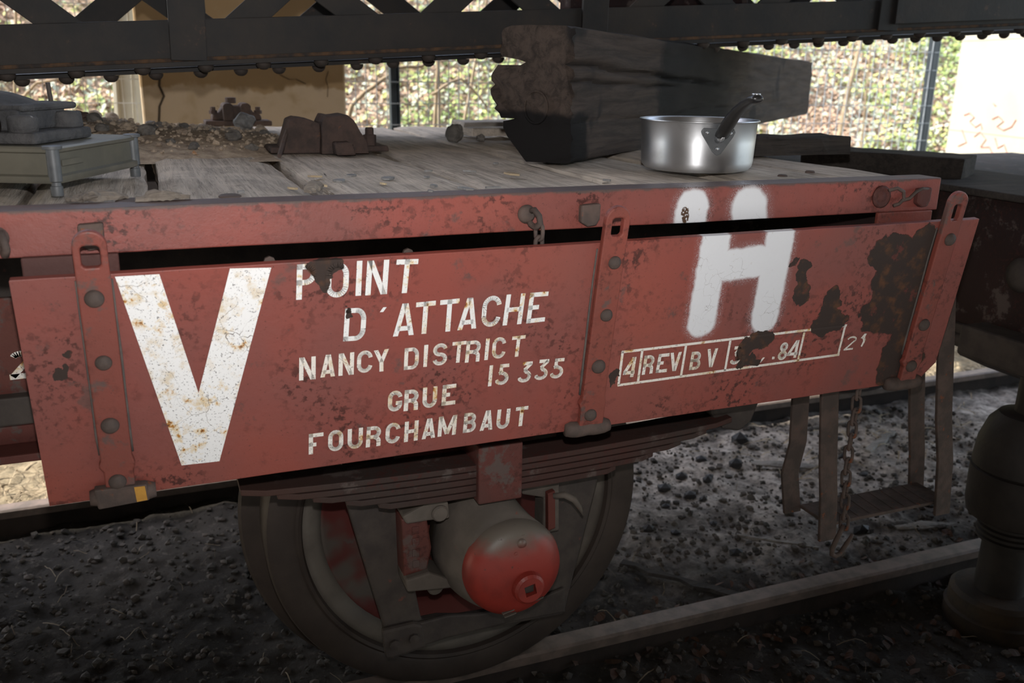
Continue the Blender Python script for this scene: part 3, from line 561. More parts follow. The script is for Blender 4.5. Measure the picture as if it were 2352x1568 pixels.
LET = [
('point_lettering', 0.15, [('P',.2379,1.2934,.2724,1.2936,.2345,1.2271,.2695,1.2264), ('O',.2896,1.2925,.3309,1.2922,.2865,1.2265,.3283,1.2254), ('I',.3446,1.2931,.3546,1.2931,.3417,1.2262,.3520,1.2260), ('N',.3636,1.2921,.4044,1.2920,.3598,1.2256,.4007,1.2253), ('T',.4184,1.2911,.4597,1.2898,.4130,1.2252,.4549,1.2239)]),
('attache_lettering', 0.145, [('D',.3228,1.2030,.3631,1.2018,.3183,1.1376,.3598,1.1364), ("'",.3876,1.1997,.4008,1.1993,.3877,1.1904,.4010,1.1897), ('A',.4168,1.2036,.4570,1.2038,.4136,1.1380,.4544,1.1378), ('T',.4579,1.2037,.4966,1.2045,.4550,1.1382,.4942,1.1377), ('T',.5054,1.2044,.5442,1.2052,.5031,1.1382,.5425,1.1381), ('A',.5465,1.2043,.5851,1.2048,.5425,1.1387,.5814,1.1394), ('C',.5922,1.2050,.6322,1.2054,.5910,1.1402,.6315,1.1401), ('H',.6412,1.2053,.6813,1.2051,.6369,1.1400,.6775,1.1399), ('E',.6913,1.2051,.7313,1.2050,.6878,1.1397,.7284,1.1408)]),
('nancy_lettering', 0.17, [('N',.2371,1.1130,.2673,1.1129,.2356,1.0664,.2662,1.0657), ('A',.2772,1.1135,.3041,1.1136,.2753,1.0678,.3025,1.0676), ('N',.3104,1.1134,.3395,1.1137,.3091,1.0673,.3383,1.0670), ('C',.3454,1.1149,.3753,1.1144,.3440,1.0688,.3742,1.0682), ('Y',.3772,1.1126,.4063,1.1135,.3775,1.0673,.4070,1.0671)]),
('district_lettering', 0.165, [('D',.4375,1.1113,.4664,1.1113,.4365,1.0651,.4659,1.0649), ('I',.4764,1.1142,.4847,1.1141,.4758,1.0672,.4831,1.0670), ('S',.4951,1.1142,.5243,1.1144,.4943,1.0670,.5238,1.0671), ('T',.5342,1.1143,.5629,1.1145,.5322,1.0690,.5611,1.0688), ('R',.5637,1.1136,.5941,1.1133,.5616,1.0668,.5923,1.0665), ('I',.6040,1.1151,.6120,1.1150,.6028,1.0681,.6104,1.0680), ('C',.6185,1.1154,.6477,1.1153,.6185,1.0685,.6480,1.0685), ('T',.6603,1.1140,.6893,1.1147,.6581,1.0680,.6873,1.0685)]),
('number_lettering', 0.165, [('I',.6156,1.0548,.6230,1.0547,.6145,1.0077,.6221,1.0079), ('5',.6326,1.0550,.6587,1.0546,.6294,1.0082,.6588,1.0075), ('3',.6829,1.0547,.7103,1.0538,.6794,1.0079,.7088,1.0068), ('3',.7197,1.0557,.7475,1.0550,.7168,1.0092,.7463,1.0082), ('5',.7549,1.0546,.7824,1.0538,.7523,1.0086,.7821,1.0076)]),
('grue_lettering', 0.19, [('G',.4065,1.0224,.4356,1.0220,.4055,.9769,.4346,.9767), ('R',.4397,1.0209,.4686,1.0202,.4380,.9743,.4675,.9741), ('U',.4770,1.0217,.5069,1.0217,.4764,.9756,.5064,.9751), ('E',.5178,1.0222,.5464,1.0226,.5164,.9760,.5458,.9763)]),
('fourchambaut_lettering', 0.18, [('F',.2511,.9500,.2792,.9500,.2499,.9047,.2783,.9043), ('O',.2886,.9519,.3181,.9509,.2873,.9051,.3172,.9042), ('U',.3266,.9496,.3567,.9495,.3258,.9044,.3558,.9036), ('R',.3645,.9495,.3933,.9487,.3622,.9030,.3922,.9030), ('C',.4031,.9518,.4331,.9509,.4015,.9050,.4317,.9042), ('H',.4417,.9497,.4703,.9500,.4403,.9034,.4692,.9037), ('A',.4793,.9505,.5073,.9509,.4776,.9043,.5060,.9047), ('M',.5128,.9514,.5519,.9512,.5111,.9052,.5503,.9052), ('B',.5672,.9522,.5945,.9516,.5657,.9061,.5935,.9060), ('A',.6054,.9522,.6337,.9520,.6027,.9055,.6310,.9053), ('U',.6401,.9506,.6692,.9499,.6389,.9039,.6683,.9035), ('T',.6815,.9506,.7095,.9508,.6802,.9042,.7084,.9042)]),
('revision_lettering', 0.17, [('4',.9281,1.0378,.9573,1.0377,.9273,.9899,.9582,.9896), ('R',.9754,1.0380,1.0021,1.0375,.9748,.9917,1.0015,.9926), ('E',1.0108,1.0379,1.0382,1.0377,1.0093,.9924,1.0376,.9916), ('V',1.0406,1.0377,1.0692,1.0374,1.0425,.9920,1.0712,.9914), ('B',1.0955,1.0343,1.1221,1.0336,1.0954,.9891,1.1239,.9888), ('V',1.1360,1.0369,1.1639,1.0364,1.1389,.9906,1.1671,.9902), ('3',1.2033,1.0362,1.2274,1.0356,1.2034,.9903,1.2310,.9900), ('8',1.3349,1.0322,1.3601,1.0319,1.3355,.9865,1.3612,.9870), ('4',1.3605,1.0337,1.3915,1.0341,1.3624,.9891,1.3938,.9886), ('2',1.5293,1.0291,1.5633,1.0288,1.5289,.9923,1.5618,.9919)]),
]

# ---- lettering: every stroke is a flat patch of paint lying on the board
def clip(poly, W):
    for ax, lim, sg in ((0, 0, 1), (0, W, -1), (1, 0, 1), (1, 1, -1)):
        out = []
        for i in range(len(poly)):
            a, b = poly[i-1], poly[i]; da, db = (a[ax]-lim)*sg, (b[ax]-lim)*sg
            if (da >= 0) != (db >= 0): t = da/(da-db); out.append((a[0]+(b[0]-a[0])*t, a[1]+(b[1]-a[1])*t))
            if db >= 0: out.append(b)
        poly = out
        if len(poly) < 3: return None
    return poly
def glyph(ch, W, t):
    h = t/2; S = []
    r = max(W/2-h, .01); ry = min(.32, r*1.15)
    if ch == 'I': return [[(0,0),(W,0),(W,1),(0,1)]]
    if ch == "'": return [[(.50*W,1),(W,1),(.48*W,0),(0,0)]]
    if ch == 'T': S = [[(0,1-h),(W,1-h)],[(W/2,0),(W/2,1)]]
    if ch == 'N': S = [[(h,0),(h,1)],[(W-h,0),(W-h,1)],[(h*.95,1.06),(W-h*.95,-.06)]]
    if ch == 'H': S = [[(h,0),(h,1)],[(W-h,0),(W-h,1)],[(h,.50),(W-h,.50)]]
    if ch == 'E': S = [[(h,0),(h,1)],[(0,1-h),(W,1-h)],[(0,h),(W,h)],[(0,.51),(W*.58,.51)]]
    if ch == 'F': S = [[(h,0),(h,1)],[(0,1-h),(W,1-h)],[(0,.46),(W*.52,.46)]]
    if ch == 'A': S = [[(h*.9,-.04),(W/2-h*.12,1.04)],[(W-h*.9,-.04),(W/2+h*.12,1.04)],[(W*.2,.23),(W*.8,.23)]]
    if ch == 'V': S = [[(h*.9,1.04),(W/2,-.03)],[(W-h*.9,1.04),(W/2,-.03)]]
    if ch == 'M': S = [[(h,0),(h,1)],[(W-h,0),(W-h,1)],[(h,1.03),(W*.5,.10)],[(W-h,1.03),(W*.5,.10)]]
    if ch == 'Y': S = [[(h*.8,1.05),(W/2,.44)],[(W-h*.8,1.05),(W/2,.44)],[(W/2,0),(W/2,.5)]]
    if ch == 'U': S = [[(h,1)] + arc(W/2, ry+h, r, ry, 180, 360, 14) + [(W-h,1)]]
    if ch == 'O': S = [arc(W/2, ry+h, r, ry, 180, 360, 14) + arc(W/2, 1-ry-h, r, ry, 0, 180, 14) + [(h, ry+h), (h, ry+h-.01)]]
    if ch in 'CG':
        S = [arc(W/2, 1-ry-h, r, ry, 8, 180, 14) + arc(W/2, ry+h, r, ry, 180, 350 if ch == 'C' else 360, 14)]
        if ch == 'G': S[0] += [(W-h,.45)]; S.append([(W*.55,.45-h*.6),(W,.45-h*.6)])
    if ch == 'D': S = [[(h,0),(h,1)], [(0,1-h),(W-r*.9-h,1-h)] + arc(W-r*.9-h, 1-ry-h, r*.9, ry, 90, 0, 10) + arc(W-r*.9-h, ry+h, r*.9, ry, 0, -90, 10) + [(0,h)]]
    if ch in 'PR':
        b = .48; k = (1-b-t*.0)/2-h*.5; S = [[(h,0),(h,1)], [(0,1-h),(W-k-h,1-h)] + arc(W-k-h, (1-h+b)/2, k, (1-h-b)/2, 90, -90, 14) + [(0,b)]]
        if ch == 'R': S.append([(W*.5,b),(W-h*1.9,b-.06),(W-h*1.1,b-.16),(W-h,b-.27),(W-h,0)])
    if ch == 'B':
        S = [[(h,0),(h,1)]]
        for y0, y1, wd in ((.52,1-h,W*.95),(h,.52,W)): k = min((y1-y0)/2, .2); S.append([(0,y1),(wd-k-h,y1)] + arc(wd-k-h, (y0+y1)/2, k, (y1-y0)/2, 90, -90, 12) + [(0,y0)])
    if ch == 'S':
        q = (1-t)/4; S = [arc(W/2, 1-h-q, r, q, 10, 180, 12) + arc(W/2, 1-h-q, r, q, 180, 262, 6) + arc(W/2, h+q, r, q, 82, 0, 6) + arc(W/2, h+q, r, q, 0, -172, 12)]
    if ch == '3': S = [[(W*.22,1-h),(W,1-h)], [(W*.93,1-h),(W*.40,.60)], [(W*.40,.62),(W*.52,.59)] + arc(W*.46, .30, W*.54-h, .30-h, 80, -165, 16)]
    if ch == '5': S = [[(W*.22,1-h),(W,1-h)], [(W*.22+h,.50),(W*.22+h,1)], [(W*.22,.55),(W*.42,.62)] + arc(W*.46, .32, W*.54-h, .32-h, 84, -165, 16)]
    if ch == '4': S = [[(W*.80,1.04),(h*.5,.20)], [(0,.235),(W*.93,.235)], [(W*.74,0),(W*.80,1)]]
    if ch == '8': S = [arc(W*.52, .74, r*.82, .26-h, 0, 360, 18), arc(W*.5, .27, r, .27-h, 0, 360, 18)]
    if ch == '2': t *= .72; S = [arc(W*.52, .74, r*.9, .26-h, 170, -35, 12) + [(h*.7,t/2)], [(0,t/2),(W*.85,t/2)]]
    out = []; hw = t/2
    for pl in S:
        for i, (a, b) in enumerate(zip(pl, pl[1:])):
            dx, dy = b[0]-a[0], b[1]-a[1]; L = math.hypot(dx, dy)
            if L < 1e-6: continue
            dx, dy = dx/L, dy/L; ea = hw*.22 if i > 0 else 0; eb_ = hw*.22 if i < len(pl)-2 else 0
            if L > .25: ea, eb_ = ea*.5, eb_*.5
            q = clip([(a[0]-dx*ea-dy*hw, a[1]-dy*ea+dx*hw), (b[0]+dx*eb_-dy*hw, b[1]+dy*eb_+dx*hw), (b[0]+dx*eb_+dy*hw, b[1]+dy*eb_-dx*hw), (a[0]-dx*ea+dy*hw, a[1]-dy*ea-dx*hw)], W)
            if q: out.append(q)
    return out
def paint(name, polys, mat, parent, f):
    V, F = [], []
    for k, q in enumerate(polys):
        i = len(V); V += [tuple(f(a, b)) for a, b in q]; F.append(tuple(range(i, i+len(q))))
    return meshobj(name, V, F, mat, parent)
for nm, t, ls in LET:
    polys = []; mt_ = LETB if nm.startswith(('att', 'point')) else LETW; fd_ = lambda a, b: dp(a, b, .0008)
    for l in ls:
        ch = l[0]; TL, TR, BL, BR = [Vector(l[i:i+2]) for i in (1, 3, 5, 7)]
        W = ((TR-TL).length + (BR-BL).length)/((TL-BL).length + (TR-BR).length)
        paint('painted_numeral' if ch in '123458' or nm.startswith('num') else 'painted_accent' if ch == "'" else 'painted_letter', [[tuple((BL.lerp(BR, a/W)).lerp(TL.lerp(TR, a/W), b)) for a, b in g] for g in glyph(ch, W, t)], mt_, door, fd_)
    if nm.startswith('rev'):
        for q_ in [[[(1.2333,1.0103),(1.2434,1.0092),(1.2431,.9865),(1.2351,.9869)]], [[(1.2935,.9995),(1.2992,.9988),(1.2902,.9871),(1.2849,.9877)]], [[(1.3197,.9985),(1.3269,.9978),(1.3274,.9918),(1.3202,.9917)]], [[(1.5736,1.0202),(1.5817,1.0315),(1.5889,1.0308),(1.5863,1.022),(1.5804,1.0181)], [(1.5804,1.0181),(1.5863,1.022),(1.5906,1.0133),(1.5842,.9964),(1.5795,.9984),(1.5832,1.0117)]]]: paint('painted_mark', q_, mt_, door, fd_)
        for (a, b), (c, d) in [((.917,1.0526),(1.5203,1.0585)),((.9178,.9734),(1.5195,.9825)),((.9193,1.0545),(.9198,.9734)),((1.5157,1.0587),(1.5155,.9804)),((.9674,1.0526),(.968,.9761)),((1.0773,1.0526),(1.0773,.976)),((1.1932,1.0515),(1.1937,.9767)),((1.3979,1.0521),(1.3973,.9795))]:
            hh = .0030; polys.append([(a, b-hh), (c, d-hh), (c, d+hh), (a, b+hh)] if abs(c-a) > .1 else [(a-hh, b), (a+hh, b), (c+hh, d), (c-hh, d)])
        paint('painted_frame', polys, mt_, door, fd_)
VP = [(-.0576,1.2913),(.0108,1.2911),(.0573,1.0628),(.1244,1.2935),(.1936,1.2905),(.0844,.9164),(.0176,.9183)]
paint('big_v_lettering', [[VP[0],VP[1],VP[2],VP[6]], [VP[2],VP[3],VP[4],VP[5]], [VP[2],VP[5],VP[6]]], VW, door, lambda a, b: dp(a, b, .0007))
TL, TR, BL, BR = Vector((-.2735,1.0975)), Vector((-.225,1.0965)), Vector((-.2735,1.0385)), Vector((-.225,1.0395))
W = .8; paint('numeral_two_lettering', [[tuple((BL.lerp(BR, a/W)).lerp(TL.lerp(TR, a/W), b)) for a, b in g] for g in glyph('2', W, .26)], LETW, Wg, lambda a, b: Vector((a, 1.8985, b)))

# ---- running gear
xc, zc = .704, .512
bm = NB(); lathe(bm, [(.418,2.065),(.424,2.050),(.432,2.046),(.438,2.050),(.445,2.0465),(.492,2.0465),(.506,2.052),(.511,2.062),(.507,2.14),(.510,2.158),(.528,2.166),(.553,2.174),(.560,2.184),(.554,2.194),(.535,2.198),(.42,2.198)], (xc, 0, zc), 'Y', 96, False, False); tyre = obj('wheel', bm, TYRE, Wg, autos=35)
bm = NB(); lathe(bm, [(.0,2.04),(.13,2.04),(.15,2.065),(.20,2.092),(.30,2.105),(.36,2.092),(.375,2.082),(.375,2.16),(.3,2.15),(.1,2.18),(0,2.18)], (xc, 0, zc), 'Y', 72, False, False); obj('wheel_disc', bm, DISC, tyre, smooth=True)
bm = NB(); lathe(bm, [(.37,2.16),(.37,2.0835),(.385,2.074),(.40,2.066),(.421,2.062),(.421,2.16)], (xc, 0, zc), 'Y', 72, False, False); obj('wheel_web', bm, DISCG, tyre, smooth=True)
bm = NB(); lathe(bm, [(0,1.88),(.075,1.88),(.075,3.86),(0,3.86)], (xc, 0, zc), 'Y', 24, False, False); obj('axle', bm, DARKIR, Wg, autos=40)
bm = NB(); lathe(bm, [(0,3.53),(.30,3.53),(.42,3.55),(.555,3.545),(.558,3.575),(.511,3.59),(.508,3.67),(.43,3.68),(0,3.66)], (xc, 0, zc), 'Y', 64, False, False); obj('wheel', bm, TYRE, Wg, autos=35)
# leaf spring
SPRM = red_paint('spring_dark_brown', base=(.046,.020,.016), base2=(.038,.025,.021), wear=.8, rough=.75)
ls_ = [(.13,1.36),(.205,1.285),(.28,1.21),(.352,1.13),(.425,1.025)]
spr = None
for k, (a, b) in enumerate(ls_[::-1]):
    zb = .668 + k*.0165; rings = []
    for i in range(25):
        x = a + (b-a)*i/24; u = (x-.715)/.65; z = zb + .022*u*u + (.0 if 0 < i < 24 else .004)
        e = .006 if 0 < i < 24 else .012
        rings.append([Vector((x, 1.822+e-.006, z+.001)), Vector((x, 1.918, z+.001)), Vector((x, 1.918, z+.0150)), Vector((x, 1.822+e-.006, z+.0150))])
    bm = NB(); loft(bm, rings); o = obj('spring_leaf', bm, SPRM, Wg, bevel=.002)
bm = NB(); box(bm, .655, .765, 1.806, 1.93, .655, .80); obj('spring_buckle', bm, REDD, Wg, bevel=.005)
# axle guard
bm = NB(); prismY(bm, [(.36,.93),(.37,.66),(.4555,.2908),(.4565,.2165),(.4750,.2120),(.53,.222),(.95,.2098),(.958,.222),(1.05,.645),(1.08,.93),(.94,.93),(.915,.62),(.885,.30),(.865,.272),(.80,.262),(.66,.270),(.60,.284),(.5548,.284),(.545,.34),(.507,.5799),(.49,.66),(.50,.93)], 1.945, 1.97); ag = obj('axle_guard', bm, DARKIR, Wg, bevel=.006)
bm = NB(); prismY(bm, [(.448,.290),(.457,.205),(.475,.200),(.56,.212),(.552,.282),(.53,.292)], 1.928, 1.948); obj('keep_bracket', bm, DARKIR, ag, bevel=.008)
for x_, z_ in ((.478,.245),(.528,.250)): bm = NB(); lathe(bm, [(0,1.93),(.014,1.93),(.013,1.921),(0,1.919)], (x_, 0, z_), 'Y', 8, False, False); obj('bolt', bm, DARKIR, ag)
bm = NB(); prismY(bm, [(.54,.285),(.62,.290),(.70,.276),(.80,.268),(.88,.285),(.95,.300),(.955,.222),(.80,.228),(.62,.222),(.55,.214)], 1.934, 1.946); obj('keep_bar', bm, DARKIR, ag, bevel=.006)
# axle box: cast body with domed red lid
def pear(cx, cz, w0, w1, ht, hb, y, n=36):
    """outline wide (w0) at the bottom, narrower (w1) at the top"""
    r = []
    for i in range(n):
        a = 2*math.pi*i/n; s = math.sin(a); c = math.cos(a); k = (s+1)/2
        wd = w0 + (w1-w0)*k**1.6; c2 = math.copysign(abs(c)**(.85 if s < 0 else .62), c)
        r.append(Vector((cx + wd*c2, y, cz + (ht if s > 0 else hb)*math.copysign(abs(s)**.9, s))))
    return r
bm = NB(); loft(bm, [pear(.700, .50, .125, .085, .165, .12, 1.99), pear(.700, .50, .130, .083, .165, .125, 1.93), pear(.706, .498, .134, .078, .160, .128, 1.89), pear(.716, .495, .134, .072, .150, .128, 1.85), pear(.728, .49, .128, .082, .132, .126, 1.82), pear(.736, .486, .122, .10, .12, .122, 1.805)]); ab = obj('axle_box', bm, GREYIR, Wg, smooth=True)
bm = NB(); prof = [(.122,1.812),(.1225,1.795),(.117,1.776),(.104,1.762),(.083,1.752),(.055,1.746),(.03,1.744),(.0,1.7435)]; lathe(bm, prof, (.738, 0, .484), 'Y', 48, False, False); lid = obj('lid', bm, REDAX, ab, smooth=True)
bm = NB(); lathe(bm, [(.037,1.760),(.040,1.744),(.038,1.729),(.032,1.724),(.026,1.724)], (.757, 0, .456), 'Y', 28, False, False); sq = [(-.0145,-.0145),(.0145,-.0145),(.0145,.0145),(-.0145,.0145)]
plate(bm, [[(.757+.030*math.cos(a), .456+.030*math.sin(a)) for a in [2*math.pi*i/24 for i in range(24)]], [(.757+a*.93-b*.2, .456+b*.93+a*.2) for a, b in sq]], lambda a, b: Vector((a, 1.7235, b)), lambda a, b: Vector((a, 1.737, b))); obj('filler_plug', bm, REDAX, ab, smooth=False)
bm = NB(); box(bm, .744, .770, 1.7365, 1.739, .443, .469); obj('plug_socket', bm, DARKIR, ab)
bm = NB(); lathe(bm, [(.012,1.757),(.011,1.750),(.0,1.749)], (.744, 0, .566), 'Y', 16, False, False); obj('stud', bm, REDAX, ab, smooth=True)
for (x, z) in ((.735,.534),(.757,.536),(.728,.545)): bm = NB(); lathe(bm, [(.006,1.752),(.005,1.747),(0,1.7465)], (x, 0, z), 'Y', 8, False, False); obj('cast_mark', bm, REDAX, ab)
for (x0, z0) in ((.70,.385),(.705,.375),(.775,.402)): bm = NB(); bar(bm, (x0, z0), (x0+.03, z0+.006), .003, 1.7555, 1.77); obj('scrape', bm, GREYIR, ab)
REDG = red_paint('red_paint_guide', base=(.11,.028,.021), base2=(.075,.028,.024), wear=.8)
# guide lugs left and right of the box
bm = NB(); prismY(bm, [(.487,.628),(.570,.662),(.60,.648),(.604,.602),(.545,.606),(.497,.606)], 1.862, 1.955); obj('guide_lug', bm, GREYIR, ab, bevel=.006)
bm = NB(); prismY(bm, [(.492,.610),(.553,.606),(.565,.52),(.553,.462),(.495,.452)], 1.885, 1.955); obj('guide_face', bm, REDG, ab, bevel=.005)
bm = NB(); prismY(bm, [(.493,.458),(.553,.466),(.612,.432),(.640,.405),(.60,.412),(.497,.424)], 1.865, 1.955); obj('guide_lug', bm, GREYIR, ab, bevel=.006)
for (x, z, y) in ((.578,.622,1.858),(.578,.400,1.90),(.840,.665,1.885)):
    bm = NB(); lathe(bm, [(.0,y+.05),(.0205,y+.05),(.0205,y),(.017,y-.004),(0,y-.005)], (x, 0, z), 'Y', 16, False, False); obj('bolt', bm, GREYIR, ab, autos=40)
bm = NB(); prismY(bm, [(.79,.69),(.90,.665),(.905,.50),(.86,.50),(.86,.60),(.80,.62)], 1.89, 1.95); obj('guide_lug', bm, GREYIR, ab, bevel=.005)
bm = NB(); prismY(bm, [(.862,.62),(.882,.625),(.886,.52),(.866,.515)], 1.872, 1.89); obj('guide_face', bm, REDG, ab, bevel=.003)
bm = NB(); tube(bm, [(.872,1.86,.618),(.895,1.845,.624),(.918,1.84,.610),(.935,1.84,.585),(.945,1.84,.562)], [.007,.009,.009,.007,.003], 8); obj('oiling_lever', bm, GREYIR, ab, smooth=True)
for k in range(4): bm = NB(); box(bm, .516, .534, 1.8825, 1.887, .565-.03*k, .585-.03*k); obj('cast_mark', bm, REDD, ab, bevel=.002)
# spring shackle / brake block seen below the right part of the board
bm = NB(); prismY(bm, [(1.30,.86),(1.40,.87),(1.46,.80),(1.44,.745),(1.40,.72),(1.35,.735),(1.31,.78)], 1.85, 1.90); obj('spring_shackle', bm, DARKIR, Wg, bevel=.008)
bm = NB(); box(bm, 1.05, 1.42, 1.86, 1.90, .80, .83); obj('brake_rod', bm, DARKIR, Wg, bevel=.004)
# foot step hanging below the board
def hanger(xt, yt, zt, xb, yb, zb, kink):
    bm = NB(); rings = []
    for t, k in ((0,0),(.62,0),(.78,kink),(1,kink*.3)):
        c = Vector((xt, yt, zt)).lerp(Vector((xb, yb, zb)), t) + Vector((k, 0, 0))
        rings.append([c+Vector((-.028,-.005,0)), c+Vector((.028,-.005,0)), c+Vector((.028,.005,0)), c+Vector((-.028,.005,0))])
    loft(bm, rings); return obj('step_hanger', bm, RUST, stp, bevel=.002)
bm = NB(); box(bm, 1.655, 2.09, 1.757, 1.876, .442, .452); stp = obj('foot_step', bm, RUST, Wg, bevel=.002)
hanger(1.578,1.75,1.0, 1.650,1.750,.405, .004); hanger(1.603,1.88,1.0, 1.640,1.880,.43, -.022); hanger(1.932,1.75,1.2, 2.062,1.750,.41, .010); hanger(1.995,1.88,1.0, 2.092,1.880,.43, .004)
for i in range(8): bm = NB(); x = 1.72+.042*i; plate(bm, [[(x, 1.765), (x+.004, 1.765), (x+.014, 1.87), (x+.010, 1.87)]], lambda a, b: Vector((a, b, .4535)), lambda a, b: Vector((a, b, .4515))); obj('tread_rib', bm, RUST, stp)
# chain with hook hanging from the board bracket
ch = thing('hanging_chain', 'rusty chain with an open hook hanging beside the foot step', 'chain', (1.63, 1.68, .42))
bm = NB(); box(bm, 1.612, 1.65, 1.668, 1.70, .872, .90); obj('bracket', bm, RUST, ch, bevel=.004)
pts = [(1.630,.862),(1.629,.828),(1.627,.794),(1.626,.760),(1.625,.726),(1.6245,.692),(1.625,.658),(1.627,.624),(1.630,.590),(1.634,.556),(1.638,.524),(1.641,.494)]
l0 = None
for i, (x, z) in enumerate(pts):
    if l0 is None:
        bm = NB(); linkring(bm, (0,0,0), .0105, .0215, .0042, (1,0,0)); l0 = obj('chain_link', bm, RUST, None, smooth=True); col.objects.unlink(l0); link(l0, ch); o = l0
    else: o = inst(l0, 'chain_link', ch)
    o.location = (x, 1.684, z); o.rotation_euler = (0, .06, (math.pi/2 if i % 2 else 0) + .5 + .12*math.sin(i*2))
bm = NB(); tube(bm, [(1.640,1.684,.486),(1.630,1.682,.468),(1.616,1.680,.444),(1.606,1.678,.424),(1.606,1.677,.409),(1.618,1.676,.402),(1.634,1.677,.406),(1.654,1.680,.428),(1.668,1.682,.444),(1.675,1.684,.453)], [.0055,.0065,.0068,.0068,.0068,.0068,.0066,.0062,.0055,.004], 9); obj('hook', bm, RUST, ch, smooth=True)

# ================================================================== crane boom resting on the baulk
BM = thing('crane_boom', 'dark riveted lattice crane boom lying above the wagon deck', 'crane boom', (1.9, 3.2, 1.6))
def z0(x): return 1.5905 + .061*x
XA, XB = -1.4, 7.0
def chord(name, y, dz, h, m):
    bm = NB(); prismY(bm, [(XA, z0(XA)+dz), (XB, z0(XB)+dz), (XB, z0(XB)+dz+h), (XA, z0(XA)+dz+h)], y, y+.012); return obj(name, bm, m, BM, bevel=.002)
c1 = chord('lower_chord', 2.90, .034, .115, BOOMP); chord('chord_edge', 2.894, .034, .011, BOOMR)
bm = NB(); plate(bm, [[(XA, 0), (XB, 0), (XB, 1), (XA, 1)]], lambda a, b: Vector((a, 2.885+.14*b, z0(a)+.034)), lambda a, b: Vector((a, 2.885+.14*b, z0(a)+.022))); obj('lower_flange', bm, BOOMP, BM)
chord('lower_chord', 3.50, .005, .13, BOOMP)
bm = NB(); plate(bm, [[(XA, 0), (XB, 0), (XB, 1), (XA, 1)]], lambda a, b: Vector((a, 3.02+.50*b, z0(a)+.018)), lambda a, b: Vector((a, 3.02+.50*b, z0(a)+.004))); obj('lower_flange', bm, BOOMP, BM)
bm = NB(); lathe(bm, [(.0225, 0), (.022, -.007), (.017, -.015), (.009, -.020), (.001, -.021)], (0,0,0), 'Z', 16, True, True); rv = None
def rivets(y, dz, x, step, s):
    global rv
    while x < XB-.2:
        q = (x, y, z0(x)+dz)
        if rv is None:
            rv = obj('rivet', bm, DARKIR, None, smooth=True); col.objects.unlink(rv); link(rv, BM); rv.location = q
        else: inst(rv, 'rivet', BM, q, None, (s, s, s))
        x += step*R.uniform(.94, 1.06)
rivets(2.925, .022, -.32, .172, 1.0); rivets(3.05, .004, -.42, .122, .95)
# uprights and lacing bars of both sides
for x, wd in ((-1.05,.10),(.155,.10),(1.45,.095),(2.70,.095),(3.95,.1),(5.2,.1)):
    bm = NB(); prismY(bm, [(x-wd/2, z0(x)+.036), (x+wd/2, z0(x)+.036), (x+wd/2+.02, z0(x)+1.1), (x-wd/2+.02, z0(x)+1.1)], 2.886, 2.90); obj('upright', bm, BOOMP, BM, bevel=.002)
    bm = NB(); prismY(bm, [(x-wd/2+.05, z0(x)+.06), (x+wd/2+.05, z0(x)+.06), (x+wd/2+.05, z0(x)+1.1), (x-wd/2+.05, z0(x)+1.1)], 3.512, 3.53); obj('upright', bm, BOOMP, BM, bevel=.002)
def lace(x, dx, y, h=.082, dz=.10):
    a = (x, z0(x)+dz); b = (x+dx, z0(x+dx)+.95); bm = NB(); bar(bm, a, b, h, y, y+.010); obj('lacing_bar', bm, BOOMP, BM, bevel=.0015)
for x, dx in ((-.12,-1.0),(-.60,1.1),(.27,1.05),(.72,-1.15),(.86,1.05),(1.33,-1.1),(1.60,1.05),(2.02,-1.1),(2.12,1.05),(2.60,-1.1),(2.85,1.05),(3.35,-1.1)): lace(x, dx, 2.914)
for x, dx in ((-.20,1.1),(.30,-1.1),(.56,1.1),(1.05,-1.1),(1.25,1.1),(1.80,-1.1),(1.95,1.1),(2.55,-1.1),(2.65,1.1),(3.3,-1.1)): lace(x, dx, 3.505, .09)
bm = NB(); prismY(bm, [(2.72, z0(2.72)+.06), (6.9, z0(6.9)+.06), (6.9, z0(6.9)+1.0), (3.75, z0(3.75)+1.0), (3.62, z0(3.6)+.27), (3.30, z0(3.3)+.25), (3.22, z0(3.2)+1.0), (2.72, z0(2.72)+1.0)], 2.872, 2.886); obj('gusset_plate', bm, BOOMP, BM, bevel=.002)
bm = NB(); prismY(bm, [(1.55, z0(1.55)+.16), (2.35, z0(2.35)+.16), (2.35, z0(2.35)+.9), (1.55, z0(1.55)+.9)], 3.30, 3.40); obj('winch_housing', bm, REDX, BM, bevel=.01)

# ================================================================== neighbouring crane wagon, its jack and a timber on it
CW = thing('crane_wagon', 'dark red end of the crane wagon standing behind the right end of the flat wagon', 'wagon', (3.2, 2.6, 0))
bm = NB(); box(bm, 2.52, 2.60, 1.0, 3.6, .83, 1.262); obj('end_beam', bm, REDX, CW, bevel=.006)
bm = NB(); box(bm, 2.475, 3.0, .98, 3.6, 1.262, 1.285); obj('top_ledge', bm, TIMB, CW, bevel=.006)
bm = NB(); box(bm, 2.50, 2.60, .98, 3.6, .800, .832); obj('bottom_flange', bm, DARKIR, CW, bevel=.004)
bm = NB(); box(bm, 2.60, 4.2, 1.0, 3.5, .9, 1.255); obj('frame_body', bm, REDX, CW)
bm = NB(); lathe(bm, [(0,2.515),(.05,2.515),(.055,2.505),(.03,2.492),(0,2.49)], (0, 1.98, 1.04), 'X', 20, False, False); obj('cover_disc', bm, DARKIR, CW, smooth=True)
bm = NB(); lathe(bm, [(0,2.52),(.014,2.52),(.013,2.508),(0,2.506)], (0, 1.94, 1.15), 'X', 12, False, False); obj('bolt_head', bm, DARKIR, CW, smooth=True)
bm = NB(); tube(bm, [(2.49,2.42,.80),(2.495,2.30,.79),(2.5,2.10,.775),(2.51,2.04,.785),(2.52,2.02,.82)], .022, 10); obj('coupling_bar', bm, DARKIR, CW, smooth=True)
